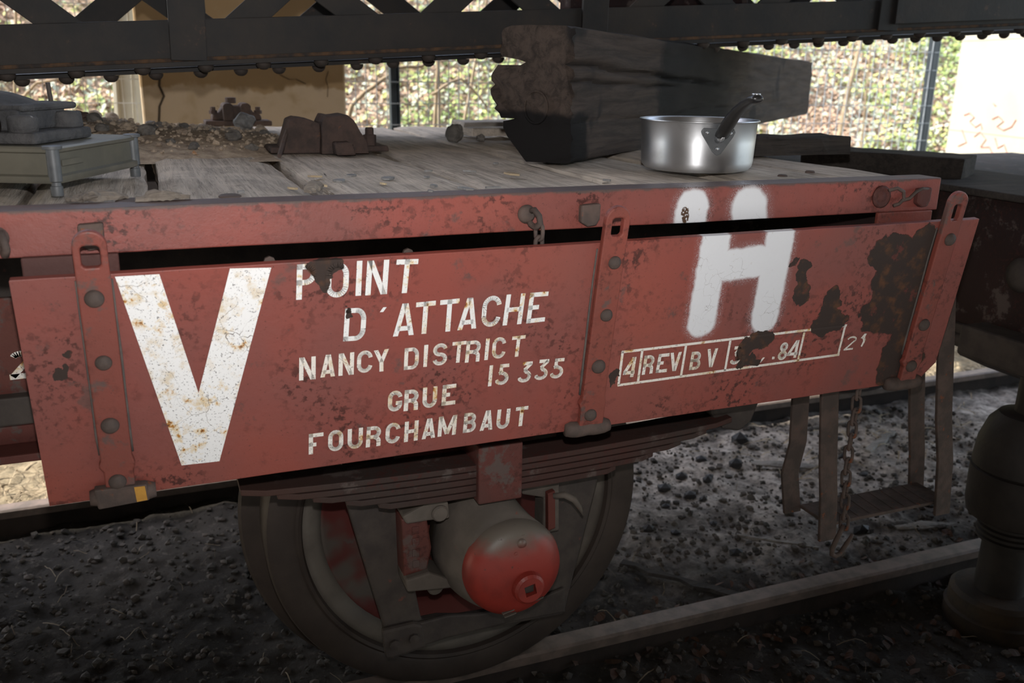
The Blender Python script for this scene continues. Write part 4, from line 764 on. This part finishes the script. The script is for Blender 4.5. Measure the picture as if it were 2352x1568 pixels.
bm = NB(); prismY(bm, [(2.42,.86),(2.70,.86),(2.70,.74),(2.56,.70),(2.42,.76)], 1.76, 2.10); obj('jack_bracket', bm, DARKIR, CW, bevel=.01)
for (x, y) in ((3.5, 2.117), (3.5, 3.622)):
    bm = NB(); lathe(bm, [(0,-.07),(.3,-.07),(.48,-.07),(.52,-.06),(.52,.06),(.55,.07),(.3,.07),(0,.07)], (x, y, .52), 'Y', 48, False, False); obj('wheel', bm, TYRE, CW, autos=40)
bm = NB(); box(bm, 3.42, 3.58, 2.1, 3.65, .44, .60); obj('axle', bm, DARKIR, CW)
JK = thing('screw_jack', 'black screw jack with a round rusty foot standing at the right edge', 'jack', (2.485, 1.84, -.1))
JM = plain('black_jack_iron', (.016,.013,.012), (.026,.021,.019), 14, .6, .35, 0, .4, .003, 40); JF = plain('rusty_jack_foot', (.06,.04,.024), (.03,.024,.02), 9, .75, .3, 0, .5, .003, 50)
JC = (2.485, 1.84, 0)
bm = NB(); lathe(bm, [(0,-.108),(.150,-.108),(.156,-.09),(.157,-.045),(.148,-.040),(.146,.010),(.132,.022),(.085,.026),(0,.026)], JC, 'Z', 40, False, False); obj('foot', bm, JF, JK, autos=30)
bm = NB(); lathe(bm, [(.076,.02),(.074,.24)], JC, 'Z', 28); obj('spindle', bm, JM, JK, autos=40)
bm = NB(); pr = []
for k in range(4): pr += [(.088, .205+.018*k), (.098, .209+.018*k), (.098, .217+.018*k), (.088, .221+.018*k)]
lathe(bm, pr, JC, 'Z', 28); obj('thread_collar', bm, JM, JK, autos=30)
bm = NB(); lathe(bm, [(.10,.272),(.138,.292),(.146,.33),(.148,.45),(.142,.453),(.146,.46),(.138,.54),(.118,.60),(.092,.632),(.06,.64)], JC, 'Z', 40); obj('barrel', bm, JM, JK, autos=28)
bm = NB(); lathe(bm, [(.052,.63),(.050,.83)], JC, 'Z', 24); obj('screw_shaft', bm, JM, JK, autos=40)

# ================================================================== things on the deck
# big baulk, ragged near end
N0 = Vector((1.0165, 2.1313, 1.396)); AX = Vector((.7469, .665, 0)); EX = Vector((-.665, .7469, 0)); LB = 3.64
sil = [(1,.195),(.95,.205),(.88,.207),(.82,.205),(.775,.198),(.765,.18),(.755,.145),(.735,.13),(.72,.15),(.712,.215),(.69,.222),(.66,.217),(.64,.228),(.60,.232),(.57,.226),(.54,.235),(.50,.228),(.46,.232),(.42,.220),(.39,.225),(.36,.214),(.335,.20),(.325,.16),(.31,.195),(.25,.19),(.18,.178),(.10,.160),(.03,.135),(0,.12)]
def ring(s):
    rg = max(0, 1-s/.35)**1.5; h = .338 - .035*(s/LB); q = []
    for i in range(48): v = i/48; q.append((0, v))
    for i in range(8): u = i/8; q.append((u*.2, 1))
    for v, u in sil: q.append((u*rg + .205*(1-rg), v))
    for i in range(1, 8): u = 1-i/8; q.append((u*(.12*rg+.205*(1-rg)), 0))
    out = []
    for u, v in q:
        c = min(abs(v), abs(1-v))*h < .004 and (u < .012 or u > .19)
        nz = .006*fbm((s*3, u*14, v*5), 4) + .0025*fbm((s*14, u*30, v*14), 2)
        p = N0 + AX*(s + (.025*fbm((u*22, v*13, 1), 3) + .03*rg*fbm((v*40, 2, 5), 2)*(u > .18) if s == 0 else 0)) + EX*(u + nz + (.010 if c and u < .1 else 0)) + Vector((0, 0, max(0.002, v*h + nz*.8*(v > .02) - (.008 if c else 0))))
        if u == 0:   # long shakes running along the side
            for vc, dpt, wdt, s1 in ((.73-.10*s+.03*noise.noise(Vector((s*4,1,0))), .020, .018, 1.6), (.60-.05*s+.03*noise.noise(Vector((s*5,7,0))), .012, .012, 1.0), (.30+.03*noise.noise(Vector((s*3,3,0))), .006, .010, 3.0)):
                if s < s1: p += EX*dpt*math.exp(-((v-vc)/wdt)**2)*min(1, (s1-s)*3)
        out.append(p)
    return out
bm = NB(); ss = [0,.012,.03,.06,.10,.15,.2,.26,.33,.42] + [.5+.05*i for i in range(30)] + [2.0+.1*i for i in range(16)] + [3.6]
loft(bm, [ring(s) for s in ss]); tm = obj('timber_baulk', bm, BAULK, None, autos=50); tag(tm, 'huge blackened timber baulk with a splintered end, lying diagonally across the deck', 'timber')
# splits and shakes in the baulk end: a dark bolt hole ring
bm = NB(); ringtube(bm, [N0 + AX*(-.006) + EX*(.098+.032*math.cos(a)) + Vector((0,0,.140+.040*math.sin(a))) for a in [2*math.pi*i/20 for i in range(20)]], .0035, 6); obj('bolt_ring_mark', bm, BAULK, tm, smooth=True)
def rough_board(x0, x1, y0, y1, z0_, z1, M=None, amp=.004, n=14):
    bm = NB(); M = M or Matrix(); rings = []
    for i in range(n+1):
        t = i/n; x = x0+(x1-x0)*t; k = .5*(z1-z0_) if i in (0, n) else 0; q = []
        for y, z in ((y0,z0_),(y0+.25*(y1-y0),z0_),(y0+.75*(y1-y0),z0_),(y1,z0_),(y1,z1-.003),(y1-.006,z1),(y0+.6*(y1-y0),z1),(y0+.3*(y1-y0),z1),(y0+.006,z1),(y0,z1-.003)):
            nv = Vector((fbm((x*9, y*30, z*30+3), 3), fbm((x*11, y*22, z*22+7), 3), abs(fbm((x*8, y*20, z*20+1), 3)) if z > z0_ else 0))*amp
            q.append(M @ (Vector((x + (fbm((y*40, z*40, i), 2)*.012 if k else 0), y, z)) + Vector((nv.x*.3, nv.y, -nv.z))))
        rings.append(q)
    return loft(bm, rings)
bm = rough_board(1.47, 2.0, 2.235, 2.375, 1.397, 1.452, None, .007); tag(obj('timber_offcut', bm, TIMB, None), 'low dark timber offcut behind the saucepan', 'timber')
bm = rough_board(1.18, 1.62, 3.46, 3.62, 1.398, 1.428); tag(obj('loose_board', bm, BOARD, None), 'pale weathered board on the back of the deck behind the baulk end', 'board')
bm = NB(); Mx = Matrix.Translation((1.12, 3.12, 1.397)) @ Matrix.Rotation(.06, 4, 'Z'); bm = rough_board(-.02, .45, 0, .10, 0, .028, Mx); tag(obj('loose_board', bm, DECKW, None), 'short grey board lying in front of the pale board at the deck back', 'board')

Mx = Matrix.Translation((2.615, 2.69, 1.2855)) @ Matrix.Rotation(math.radians(-57), 4, 'Z'); bm = rough_board(-.30, .27, -.13, .10, 0, .072, Mx, .006); o = obj('timber_block', bm, TIMB, None); tag(o, 'dark timber block with a square end lying on the crane wagon end', 'timber')

# saucepan
PC = Vector((1.272, 1.948, 1.3985))
pan = thing('saucepan', 'dented aluminium saucepan with a black curved handle standing on the deck', 'saucepan', PC)
bm = NB(); lathe(bm, [(0,.002),(.115,.002),(.126,.005),(.133,.013),(.1355,.024),(.1375,.07),(.1395,.116),(.1445,.1195),(.1455,.1180),(.1440,.1215),(.1375,.1185),(.1352,.07),(.1330,.024),(.128,.012),(.118,.008),(0,.007)], PC, 'Z', 72, False, False)
obj('bowl', bm, ALU, pan, smooth=True)
hd = Vector((-.237, -.97, 0)).normalized(); hs = Vector((.97, -.237, 0)); HB = PC + hd*.138
bm = NB(); tri = [(-.036,.108),(.036,.106),(.040,.098),(.034,.086),(.008,.050),(-.002,.046),(-.012,.054),(-.038,.092),(-.041,.100)]
def wrap(u, v, o): a = u/.138; return PC + (hd*math.cos(a) + hs*math.sin(a))*(.1375 + .002*(v-.05)/.06 + o) + Vector((0,0,v))
plate(bm, [tri], lambda a, b: wrap(a, b, .0055), lambda a, b: wrap(a, b, -.001)); hbk = obj('handle_bracket', bm, ZINC, pan, bevel=.0015)
for u, v in ((-.027,.098),(.026,.097),(-.002,.062)): bm = NB(); rock(bm, wrap(u, v, .006), .0042, 1, (1,1,1), 2); obj('rivet', bm, ALU, hbk, smooth=True)
bm = NB(); tube(bm, [HB + hd*.0 + Vector((0,0,.082)), HB + hd*.016 + Vector((0,0,.088)), HB + hd*.028 + Vector((0,0,.097))], [.010,.010,.010], 10); obj('handle_shank', bm, ALU, pan, smooth=True)
rings = []; path = [(.016,.088,.010,.007),(.022,.094,.0165,.0105),(.045,.112,.0175,.012),(.075,.134,.0165,.0115),(.11,.153,.0155,.010),(.15,.168,.015,.0095),(.185,.177,.0145,.009),(.205,.180,.0135,.0085),(.211,.181,.010,.0055)]
for i, (l, hh, wdt, tk) in enumerate(path):
    c = HB + hd*l + Vector((0,0,hh)); a, b = path[max(i-1,0)], path[min(i+1,len(path)-1)]; d = (hd*(b[0]-a[0]) + Vector((0,0,b[1]-a[1]))).normalized(); up = hs.cross(d); up = up if up.z > 0 else -up
    rings.append([c + hs*wdt*math.cos(t) + up*tk*math.sin(t) for t in [2*math.pi*k/16 for k in range(16)]])
bm = NB(); loft(bm, rings); hnd = obj('handle', bm, BAKE, pan, smooth=True)
bm = NB(); e = HB + hd*.198 + Vector((0,0,.1885)); ringtube(bm, [e + hs*.008*math.cos(t) + hd*.010*math.sin(t) for t in [2*math.pi*k/16 for k in range(16)]], .0014, 6); obj('hanging_ring', bm, ALU, hnd, smooth=True)

# olive metal case on four pegs, with a sooty casting on it
a0 = Vector((-.140, 1.822, 1.396)); du = Vector((.142, .303, 0)).normalized(); dv = Vector((-du.y, du.x, 0))
cs = thing('metal_case', 'olive grey ribbed metal box on corner pegs at the left end of the deck', 'metal box', a0)
Mc = Matrix(((du.x, dv.x, 0, a0.x), (du.y, dv.y, 0, a0.y), (0, 0, 1, a0.z), (0, 0, 0, 1)))
LC, WC = .335, .44
def rr(inset, z, r=.016):
    q = []
    for cx, cy, s in ((LC-inset-r, inset+r, -90), (LC-inset-r, WC-inset-r, 0), (inset+r, WC-inset-r, 90), (inset+r, inset+r, 180)): q += [Mc @ Vector((x, y, z)) for x, y in arc(cx, cy, r, r, s, s+90, 5)]
    return q
bm = NB(); loft(bm, [rr(.012,.022), rr(.004,.022), rr(.002,.026), rr(.002,.034), rr(.011,.037), rr(.012,.074), rr(.004,.077), rr(.003,.083), rr(.006,.0865), rr(.03,.0868)]); obj('body', bm, CASEM, cs, autos=35)
for (x, y) in ((.012,.012),(LC-.012,.012),(LC-.012,WC-.012),(.012,WC-.012)):
    c = Mc @ Vector((x, y, 0)); bm = NB(); lathe(bm, [(.010,.0),(.0105,.002),(.0105,.017),(.0085,.018),(.0085,.024),(.0115,.026),(.0115,.082),(.0165,.083),(.017,.088),(.0145,.089),(.0,.0885)], c, 'Z', 20, True, False); obj('corner_peg', bm, ZINC, cs, autos=35)
bm = NB(); box(bm, .045, .12, .0035, .0042, .052, .062, Mc @ Matrix.Translation((-.02,0,0))); obj('maker_plate', bm, CASEM, cs)
top_z = .0868
ct = thing('engine_casting', 'sooty grey domed metal casting lying on the olive metal box', 'casting', Mc @ Vector((.17, .2, top_z)))
def cbox(nm, x0, x1, y0, y1, z0_, z1, m=CAST, bv=.006): bm = NB(); box(bm, x0, x1, y0, y1, z0_, z1, Mc); return obj(nm, bm, m, ct, bevel=bv)
cbox('base_plate', .028, .235, .05, .42, top_z+.0008, top_z+.022); cbox('base_foot', .235, .30, .12, .24, top_z+.0008, top_z+.020)
bm = NB(); lathe(bm, [(0,0),(.030,0),(.030,.004),(.028,.030),(.0,.032)], Mc @ Vector((.205,.085,top_z+.022)), 'Z', 20, False, False); obj('corner_boss', bm, CAST, ct, smooth=True, bevel=.003)
bm = NB(); lathe(bm, [(0,0),(.026,0),(.026,.024),(.022,.029),(.0,.030)], Mc @ Vector((.055,.085,top_z+.022)), 'Z', 20, False, False); obj('corner_boss', bm, CAST, ct, smooth=True)
cbox('block', .05, .215, .09, .40, top_z+.022, top_z+.060)
bm = NB(); prof = [(.135,.055),(.135,.068),(.120,.0765),(.09,.087),(.055,.093),(.02,.0955),(0,.096)]; lathe(bm, [(0,.055)]+prof, Mc @ Vector((.125,.245,top_z)), 'Z', 36, False, False); obj('dome', bm, CAST, ct, autos=45)
cbox('flange', .06, .255, .085, .40, top_z+.056, top_z+.069)
cbox('flange_ear', .25, .272, .12, .17, top_z+.050, top_z+.069)
bm = NB(); tube(bm, [Mc @ Vector((.247,.135,top_z+.066)), Mc @ Vector((.243,.135,top_z+.105))], .0045, 10); obj('stud_rod', bm, DARKIR, ct)
bm = NB(); tube(bm, [Mc @ Vector((.02,.11,top_z+.036)), Mc @ Vector((.0,.22,top_z+.036)), Mc @ Vector((-.02,.42,top_z+.036))], .014, 12); obj('pipe_stub', bm, RUST, ct, smooth=True)

# rusty broken casting in the middle of the deck
rc = thing('rusty_casting', 'broken rusty iron bearing casting standing on the deck planks', 'casting', (.47, 2.6, 1.395))
RC = plain('dark_rust_iron', (.085,.058,.050), (.055,.042,.038), 24, .85, .2, 0, .8, .006, 55, ((.14,.07,.045), 30, .64))
def nprism(nm, lp, y0, y1, parent, m, amp=.003, bv=.006):
    bm = NB(); prismY(bm, lp, y0, y1); bmesh.ops.subdivide_edges(bm, edges=bm.edges, cuts=2, use_grid_fill=True)
    for v in bm.verts: v.co += Vector((fbm(v.co*22, 3), fbm(v.co*22+Vector((9,0,0)), 3), fbm(v.co*22+Vector((0,9,0)), 3)*(v.co.z > 1.40)))*amp
    return obj(nm, bm, m, parent, bevel=bv)
nprism('left_horn', [(.355,1.396),(.372,1.44),(.385,1.484),(.405,1.492),(.43,1.490),(.465,1.474),(.470,1.396)], 2.585, 2.70, rc, RC)
nprism('right_horn', [(.462,1.396),(.468,1.48),(.478,1.499),(.500,1.497),(.536,1.501),(.552,1.487),(.575,1.448),(.588,1.430),(.592,1.396)], 2.55, 2.68, rc, RC)
nprism('foot', [(.492,1.396),(.490,1.430),(.535,1.432),(.548,1.396)], 2.50, 2.56, rc, RC)
nprism('flange', [(.33,1.396),(.335,1.412),(.66,1.412),(.665,1.396)], 2.60, 2.74, rc, RC, .002)
bm = NB(); lathe(bm, [(0,.0),(.020,.0),(.020,.030),(.013,.031),(.013,.048),(.010,.051),(0,.051)], (.612, 2.62, 1.412), 'Z', 6, False, False); obj('bolt', bm, RC, rc, bevel=.002)
# small bearing block at the back of the deck
pb = thing('bearing_block', 'small rusty bearing block with two caps on the dirt heap in front of the pillar', 'bearing', (.33, 3.5, 1.43))
PB = plain('brown_rust_bearing', (.13,.085,.065), (.07,.05,.042), 18, .8, .25, 0, .5, .003, 50)
bm = NB(); prismY(bm, [(.222,1.418),(.222,1.436),(.45,1.436),(.45,1.418)], 3.44, 3.56); obj('base', bm, PB, pb, bevel=.004)
bm = NB(); prismY(bm, [(.245,1.436),(.250,1.458),(.270,1.463),(.288,1.487),(.372,1.487),(.392,1.463),(.415,1.458),(.42,1.436)], 3.47, 3.55); obj('body', bm, PB, pb, bevel=.008)
for x in (.302, .362):
    bm = NB(); prismY(bm, [(x-.018,1.436),(x-.018,1.488),(x-.010,1.496),(x+.010,1.496),(x+.018,1.488),(x+.018,1.436)], 3.445, 3.56); obj('cap', bm, PB, pb, bevel=.004)
bm = NB(); lathe(bm, [(0,0),(.019,0),(.019,.020),(0,.021)], (.318, 3.52, 1.494), 'Z', 14, False, False); obj('oil_cup', bm, PB, pb, bevel=.002)
for x in (.253, .408): bm = NB(); lathe(bm, [(0,0),(.014,0),(.014,.012),(.009,.013),(.009,.024),(0,.025)], (x, 3.49, 1.458), 'Z', 6, False, False); obj('nut', bm, PB, pb)

# dirt heap with stones
V, F = [], []; nx_, ny_ = 90, 70
def heap(x, y):
    e = max(0, 1-((x-.05)/.42)**2 - ((y-3.12)/.62)**2); ez = max(0, 1-((x+.5)/.5)**2 - ((y-3.4)/.45)**2)
    return 1.389 + .040*e**.6 + .05*ez**.6 + (.010*fbm((x*16, y*16, 2), 4) + .004*fbm((x*50, y*50, 6), 2))*min(1, (e+ez)*4)
for j in range(ny_+1):
    for i in range(nx_+1): x = -1.05 + 1.55*i/nx_; y = 2.45 + 1.34*j/ny_; V.append((x, y, heap(x, y)))
for j in range(ny_):
    for i in range(nx_): a = j*(nx_+1)+i; F.append((a, a+1, a+nx_+2, a+nx_+1))
tag(meshobj('dirt_heap', V, F, SAND, smooth=True), 'low heap of sandy dirt on the back left of the deck', 'dirt', kind='stuff')
V, F = [], []
ico = bmesh.new(); bmesh.ops.create_icosphere(ico, subdivisions=1, radius=1); IVt = [v.co.copy() for v in ico.verts]; IFt = [[v.index for v in f.verts] for f in ico.faces]; ico.free()
for k in range(2600):
    x = R.uniform(-1.0, .46); y = R.uniform(2.5, 3.74)
    if heap(x, y) < 1.402: continue
    r = .002 + .008*R.random()**2.5; z = heap(x, y)+r*.4; i = len(V); s = [R.uniform(.6, 1.3) for _ in range(12)]
    V += [(x+v.x*r*s[q], y+v.y*r*s[q], z+v.z*r*.8*s[q]) for q, v in enumerate(IVt)]; F += [tuple(i+q for q in f) for f in IFt]
tag(meshobj('heap_gravel', V, F, SAND), 'fine gravel on top of the sandy dirt heap', 'gravel', kind='stuff')
def stone(x, y, z, r, sd, label, mat=STONE, group=None, sq=(1,.9,.7), name='stone'):
    bm = NB(); rock(bm, (x, y, z+r*sq[2]*.82), r, sd, sq, 3); o = obj(name, bm, mat, None, smooth=False); return tag(o, label, 'stone', group)
stone(.345, 3.36, heap(.345,3.36)-.003, .034, 3, 'largest grey stone on the dirt heap, in front of the bearing block', SLATE, None, (1,.9,.9))
stone(.988, 2.985, 1.392, .032, 5, 'dark pointed stone alone on the deck left of the baulk', STONE, None, (1,.8,.95)); stone(1.077, 2.97, 1.392, .017, 6, 'small dark stone beside the pointed stone near the baulk', STONE)
for k in range(46):
    x = R.uniform(-.25, .40); y = R.uniform(2.62, 3.66)
    if ((x-.05)/.42)**2 + ((y-3.12)/.62)**2 > .85 or (abs(x-.34) < .16 and y > 3.28): continue
    stone(x, y, heap(x, y)-.004, R.choice((.010,.013,.016,.020,.024)), 10+k, 'small stone half buried in the sandy dirt heap on the deck', STONE if k % 3 else SAND, 'stones in the dirt heap')
for k in range(22):
    x = R.uniform(-.95, -.12); y = R.uniform(3.25, 3.7); stone(x, y, heap(x, y)-.006, R.uniform(.012, .028), 80+k, 'dark clod along the back edge of the deck left of the dirt heap', RUST if k % 2 else STONE, 'clods along the deck back')
bm = NB(); tube(bm, [(.335,2.46,1.402),(.36,2.55,1.43),(.385,2.62,1.462)], [.006,.007,.006], 7); tag(obj('broken_stick', bm, RUST), 'short rusty bar leaning against the rusty casting', 'bar')
def flake(x, y, s, sd, label, mat=SLATE, group=None, th=.004, z=1.3955):
    r_ = random.Random(sd); n = r_.randint(5, 7); a0_ = r_.uniform(0, 6); P_ = [(s*r_.uniform(.6,1.1)*math.cos(a0_+2*math.pi*i/n), s*.55*r_.uniform(.6,1.1)*math.sin(a0_+2*math.pi*i/n)) for i in range(n)]
    Mf = Matrix.Translation((x, y, z)) @ Matrix.Rotation(r_.uniform(0, 3), 4, 'Z') @ Matrix.Rotation(r_.uniform(.02, .14), 4, 'X')
    bm = NB(); plate(bm, [P_], lambda a, b: Mf @ Vector((a, b, th)), lambda a, b: Mf @ Vector((a, b, 0))); return tag(obj('paint_flake', bm, mat), label, 'flake', group)
for k, (x, y, s) in enumerate(((.79,1.965,.036),(.715,2.04,.024),(.495,1.95,.024),(.43,2.02,.018),(.335,1.87,.03),(.60,1.735,.035),(.66,1.74,.024),(.385,1.93,.026),(.35,2.02,.022),(.55,1.80,.016),(.84,2.2,.010),(.62,2.07,.012),(.27,1.83,.014),(.17,1.80,.010),(.95,1.80,.012),(.52,1.72,.014),(.46,1.86,.012),(.58,1.95,.010))):
    flake(x, y, s, k+3, 'largest pale curled flake on the deck left of the baulk' if k == 0 else 'grey flake lying among debris on the deck planks', SLATE if k % 4 else STRAW, None if k == 0 else 'flakes scattered on the deck')
def disc(x, y, r, label): bm = NB(); lathe(bm, [(0,.0),(r,.0),(r*.97,.0035),(r*.8,.0055),(0,.006)], (x, y, 1.392), 'Z', 20, False, False); tag(obj('bolt_head', bm, RUST, None, autos=30), label, 'bolt')
disc(.147, 1.768, .021, 'round rusty bolt head in the plank nearest the big white letter'); disc(-.02, 1.745, .03, 'wide flat rusty bolt head in front of the metal box'); disc(1.42, 1.80, .012, 'small rusty bolt head right of the saucepan'); disc(1.55, 1.86, .012, 'small rusty bolt head near the right end of the deck')
# splintered scraps at the plank ends
def splinter(x, y, L_, wd, a, label, sd):
    bm = NB(); rings = []
    for i in range(9):
        t = i/8; c = Vector((x, y, 1.396)) + Vector((math.cos(a), math.sin(a), 0))*L_*(t-.5); k = math.sin(math.pi*min(.94, max(.08, t)))**.5; nz = [.3*noise.noise(Vector((t*5, j, sd))) for j in range(6)]
        side = Vector((-math.sin(a), math.cos(a), 0)); rings.append([c + side*wd*k*u*(1+nz[j]) + Vector((0,0,.016*k*v*(1+nz[j]) + .001)) for j, (u, v) in enumerate(((-.5,0),(.5,0),(.55,.5),(.2,1),(-.25,.9),(-.55,.5)))])
    loft(bm, rings); bmesh.ops.subdivide_edges(bm, edges=bm.edges, cuts=2, use_grid_fill=True)
    for v in bm.verts: v.co += Vector((fbm(v.co*60, 2), fbm(v.co*60+Vector((3,0,0)), 2), abs(fbm(v.co*45+Vector((0,3,0)), 2))))*.0045
    tag(obj('wood_splinter', bm, SCRAP), label, 'wood scrap')
splinter(-.075, 1.748, .10, .034, .35, 'ragged chunk of plank wood under the front corner of the metal box', 1); splinter(.305, 1.79, .10, .03, 1.2, 'splintered wood strip lying in the plank gap above the letter P', 2); splinter(.03, 1.722, .09, .02, .1, 'long dark splinter along the deck edge near the left hinge', 3)

# ================================================================== litter on the ground
def gpt(px, py): return px, py, gz(px, py)
lump_xy = [(2.59,3.41,.05),(2.42,3.2,.038),(2.19,3.08,.026),(2.12,3.18,.03),(1.98,3.09,.034),(1.95,2.52,.03),(1.72,2.78,.026),(1.8,2.71,.022),(2.52,2.49,.034),(2.08,2.94,.02),(2.3,3.3,.03),(2.05,3.0,.03),(2.25,3.15,.02),(2.72,2.95,.026),(2.85,3.05,.03),(2.95,3.1,.025),(2.9,2.9,.022),(3.05,3.25,.02),(3.2,3.3,.025),(1.9,2.95,.022),(2.0,2.75,.018)]
for k, (x, y, r) in enumerate(lump_xy):
    bm = NB(); rock(bm, (x, y, gz(x, y)+r*.25), r, k*3.7+200, (1.1,.8,.7), 1); tag(obj('coal_lump', bm, COAL), 'black coal lump on the ash between the rails', 'coal', 'coal lumps between the rails')
bm = NB(); splinter(2.62, 3.1, .30, .06, -.5, 'charred pale driftwood scrap between the rails left of the foot step', 4); splinter(2.78, 2.42, .26, .05, -.25, 'rough broken wood scrap just right of the foot step bottom', 5)
for o in bpy.data.objects:
    if o.name.startswith('wood_splinter') and o.get('label', '').startswith(('charred', 'rough')): o.location.z = -1.4965; o.data.materials[0] = BOARD
for (x0, y0, x1, y1, wd, lb) in ((2.25,2.42,2.02,2.62,.02,'thin pale stick lying under the bottom of the foot step'),(3.4,3.25,3.05,3.05,.05,'pale plank scrap on the ash behind the screw jack'),(1.49,2.58,1.78,2.24,.045,'half buried dark board crossing towards the near rail behind the wheel'),(3.3,3.42,2.9,3.42,.014,'thin pale stick near the far rail')):
    a, b = Vector((x0, y0, gz(x0, y0)+.004)), Vector((x1, y1, gz(x1, y1)+.004)); d = (b-a).normalized(); s = Vector((-d.y, d.x, 0))*wd/2; u = Vector((0,0,.012))
    bm = NB(); loft(bm, [[q-s*w_+j_, q+s*w_+j_, q+s*w_*.8+u+j_, q-s*w_*.8+u+j_] for q, w_, j_ in [(a.lerp(b, t_/8), .75+.5*noise.noise(Vector((t_*1.3, x0, 2))), s*.8*noise.noise(Vector((t_*.7, y0, 5)))) for t_ in range(9)]]); tag(obj('wood_stick', bm, BOARD if 'half' not in lb else TIMB), lb, 'stick')
# loose ash crumbs, straw and leaves: nobody could count them
V, F = [], []
ico = bmesh.new(); bmesh.ops.create_icosphere(ico, subdivisions=1, radius=1); IVt = [v.co.copy() for v in ico.verts]; IFt = [[v.index for v in f.verts] for f in ico.faces]; ico.free()
MI = []
for k in range(9000):
    x = R.uniform(-1.2, 3.9); y = R.uniform(1.3, 3.55); r = .004 + .014*R.random()**3; z = gz(x, y)+r*.3; i = len(V); s = [R.uniform(.6, 1.3) for _ in range(12)]
    V += [(x+v.x*r*s[q], y+v.y*r*s[q], z+v.z*r*.8*s[q]) for q, v in enumerate(IVt)]; F += [tuple(i+q for q in f) for f in IFt]; MI += [0 if R.random() < .6 else 1]*len(IFt)
tag(meshobj('ash_crumbs', V, F, [plain('ash_crumb', (.05,.044,.038), (.09,.08,.07), 8, .9, .2), plain('clinker_crumb', (.11,.093,.078), (.075,.062,.052), 8, .9, .2)], midx=MI), 'loose ash and clinker crumbs strewn over the dark ground', 'gravel', kind='stuff')
def litter(nm, n, area, L0, L1, wd, mat, label, cat, curl=.4, tri=False):
    V, F = [], []
    for k in range(n):
        x = R.uniform(area[0], area[1]); y = R.uniform(area[2], area[3]); L_ = R.uniform(L0, L1); a = R.uniform(0, 6.28); cv = R.uniform(-curl, curl); lift = R.uniform(0, .2); w2 = wd*R.uniform(.5, 1.3); i = len(V); m = 5
        px_, py_ = x, y
        for j in range(m+1):
            t = j/m; kx = w2*(1 if not tri else math.sin(math.pi*(.08+.84*t))); zz = gz(px_, py_) + .004 + lift*L_*math.sin(math.pi*t)
            V.append((px_-math.sin(a)*kx, py_+math.cos(a)*kx, zz)); V.append((px_+math.sin(a)*kx, py_-math.cos(a)*kx, zz+w2*.8)); px_ += math.cos(a)*L_/m; py_ += math.sin(a)*L_/m; a += cv
        F += [(i+2*j, i+2*j+1, i+2*j+3, i+2*j+2) for j in range(m)]
    tag(meshobj(nm, V, F, mat), label, cat, kind='stuff')
litter('straw_litter', 420, (-1.3, 4.0, 1.3, 3.55), .02, .11, .0013, STRAWD, 'dry straw bits strewn over the dark ground near the wheel', 'straw', .12)
litter('bright_straw', 150, (2.4, 4.2, 2.9, 3.56), .04, .16, .002, STRAW, 'pale straw stalks on the ash between the rails at right', 'straw', .06)
litter('straw_bed', 9000, (-2.2, 6.5, 3.72, 6.0), .05, .20, .0026, STRAW, 'bright dry straw covering the sunlit ground beyond the far rail', 'straw', .25)
litter('dead_leaves', 420, (.9, 3.4, 1.35, 2.35), .02, .055, .011, DLEAF, 'brown dead leaves in the dark beside the near rail', 'leaves', .35, True)
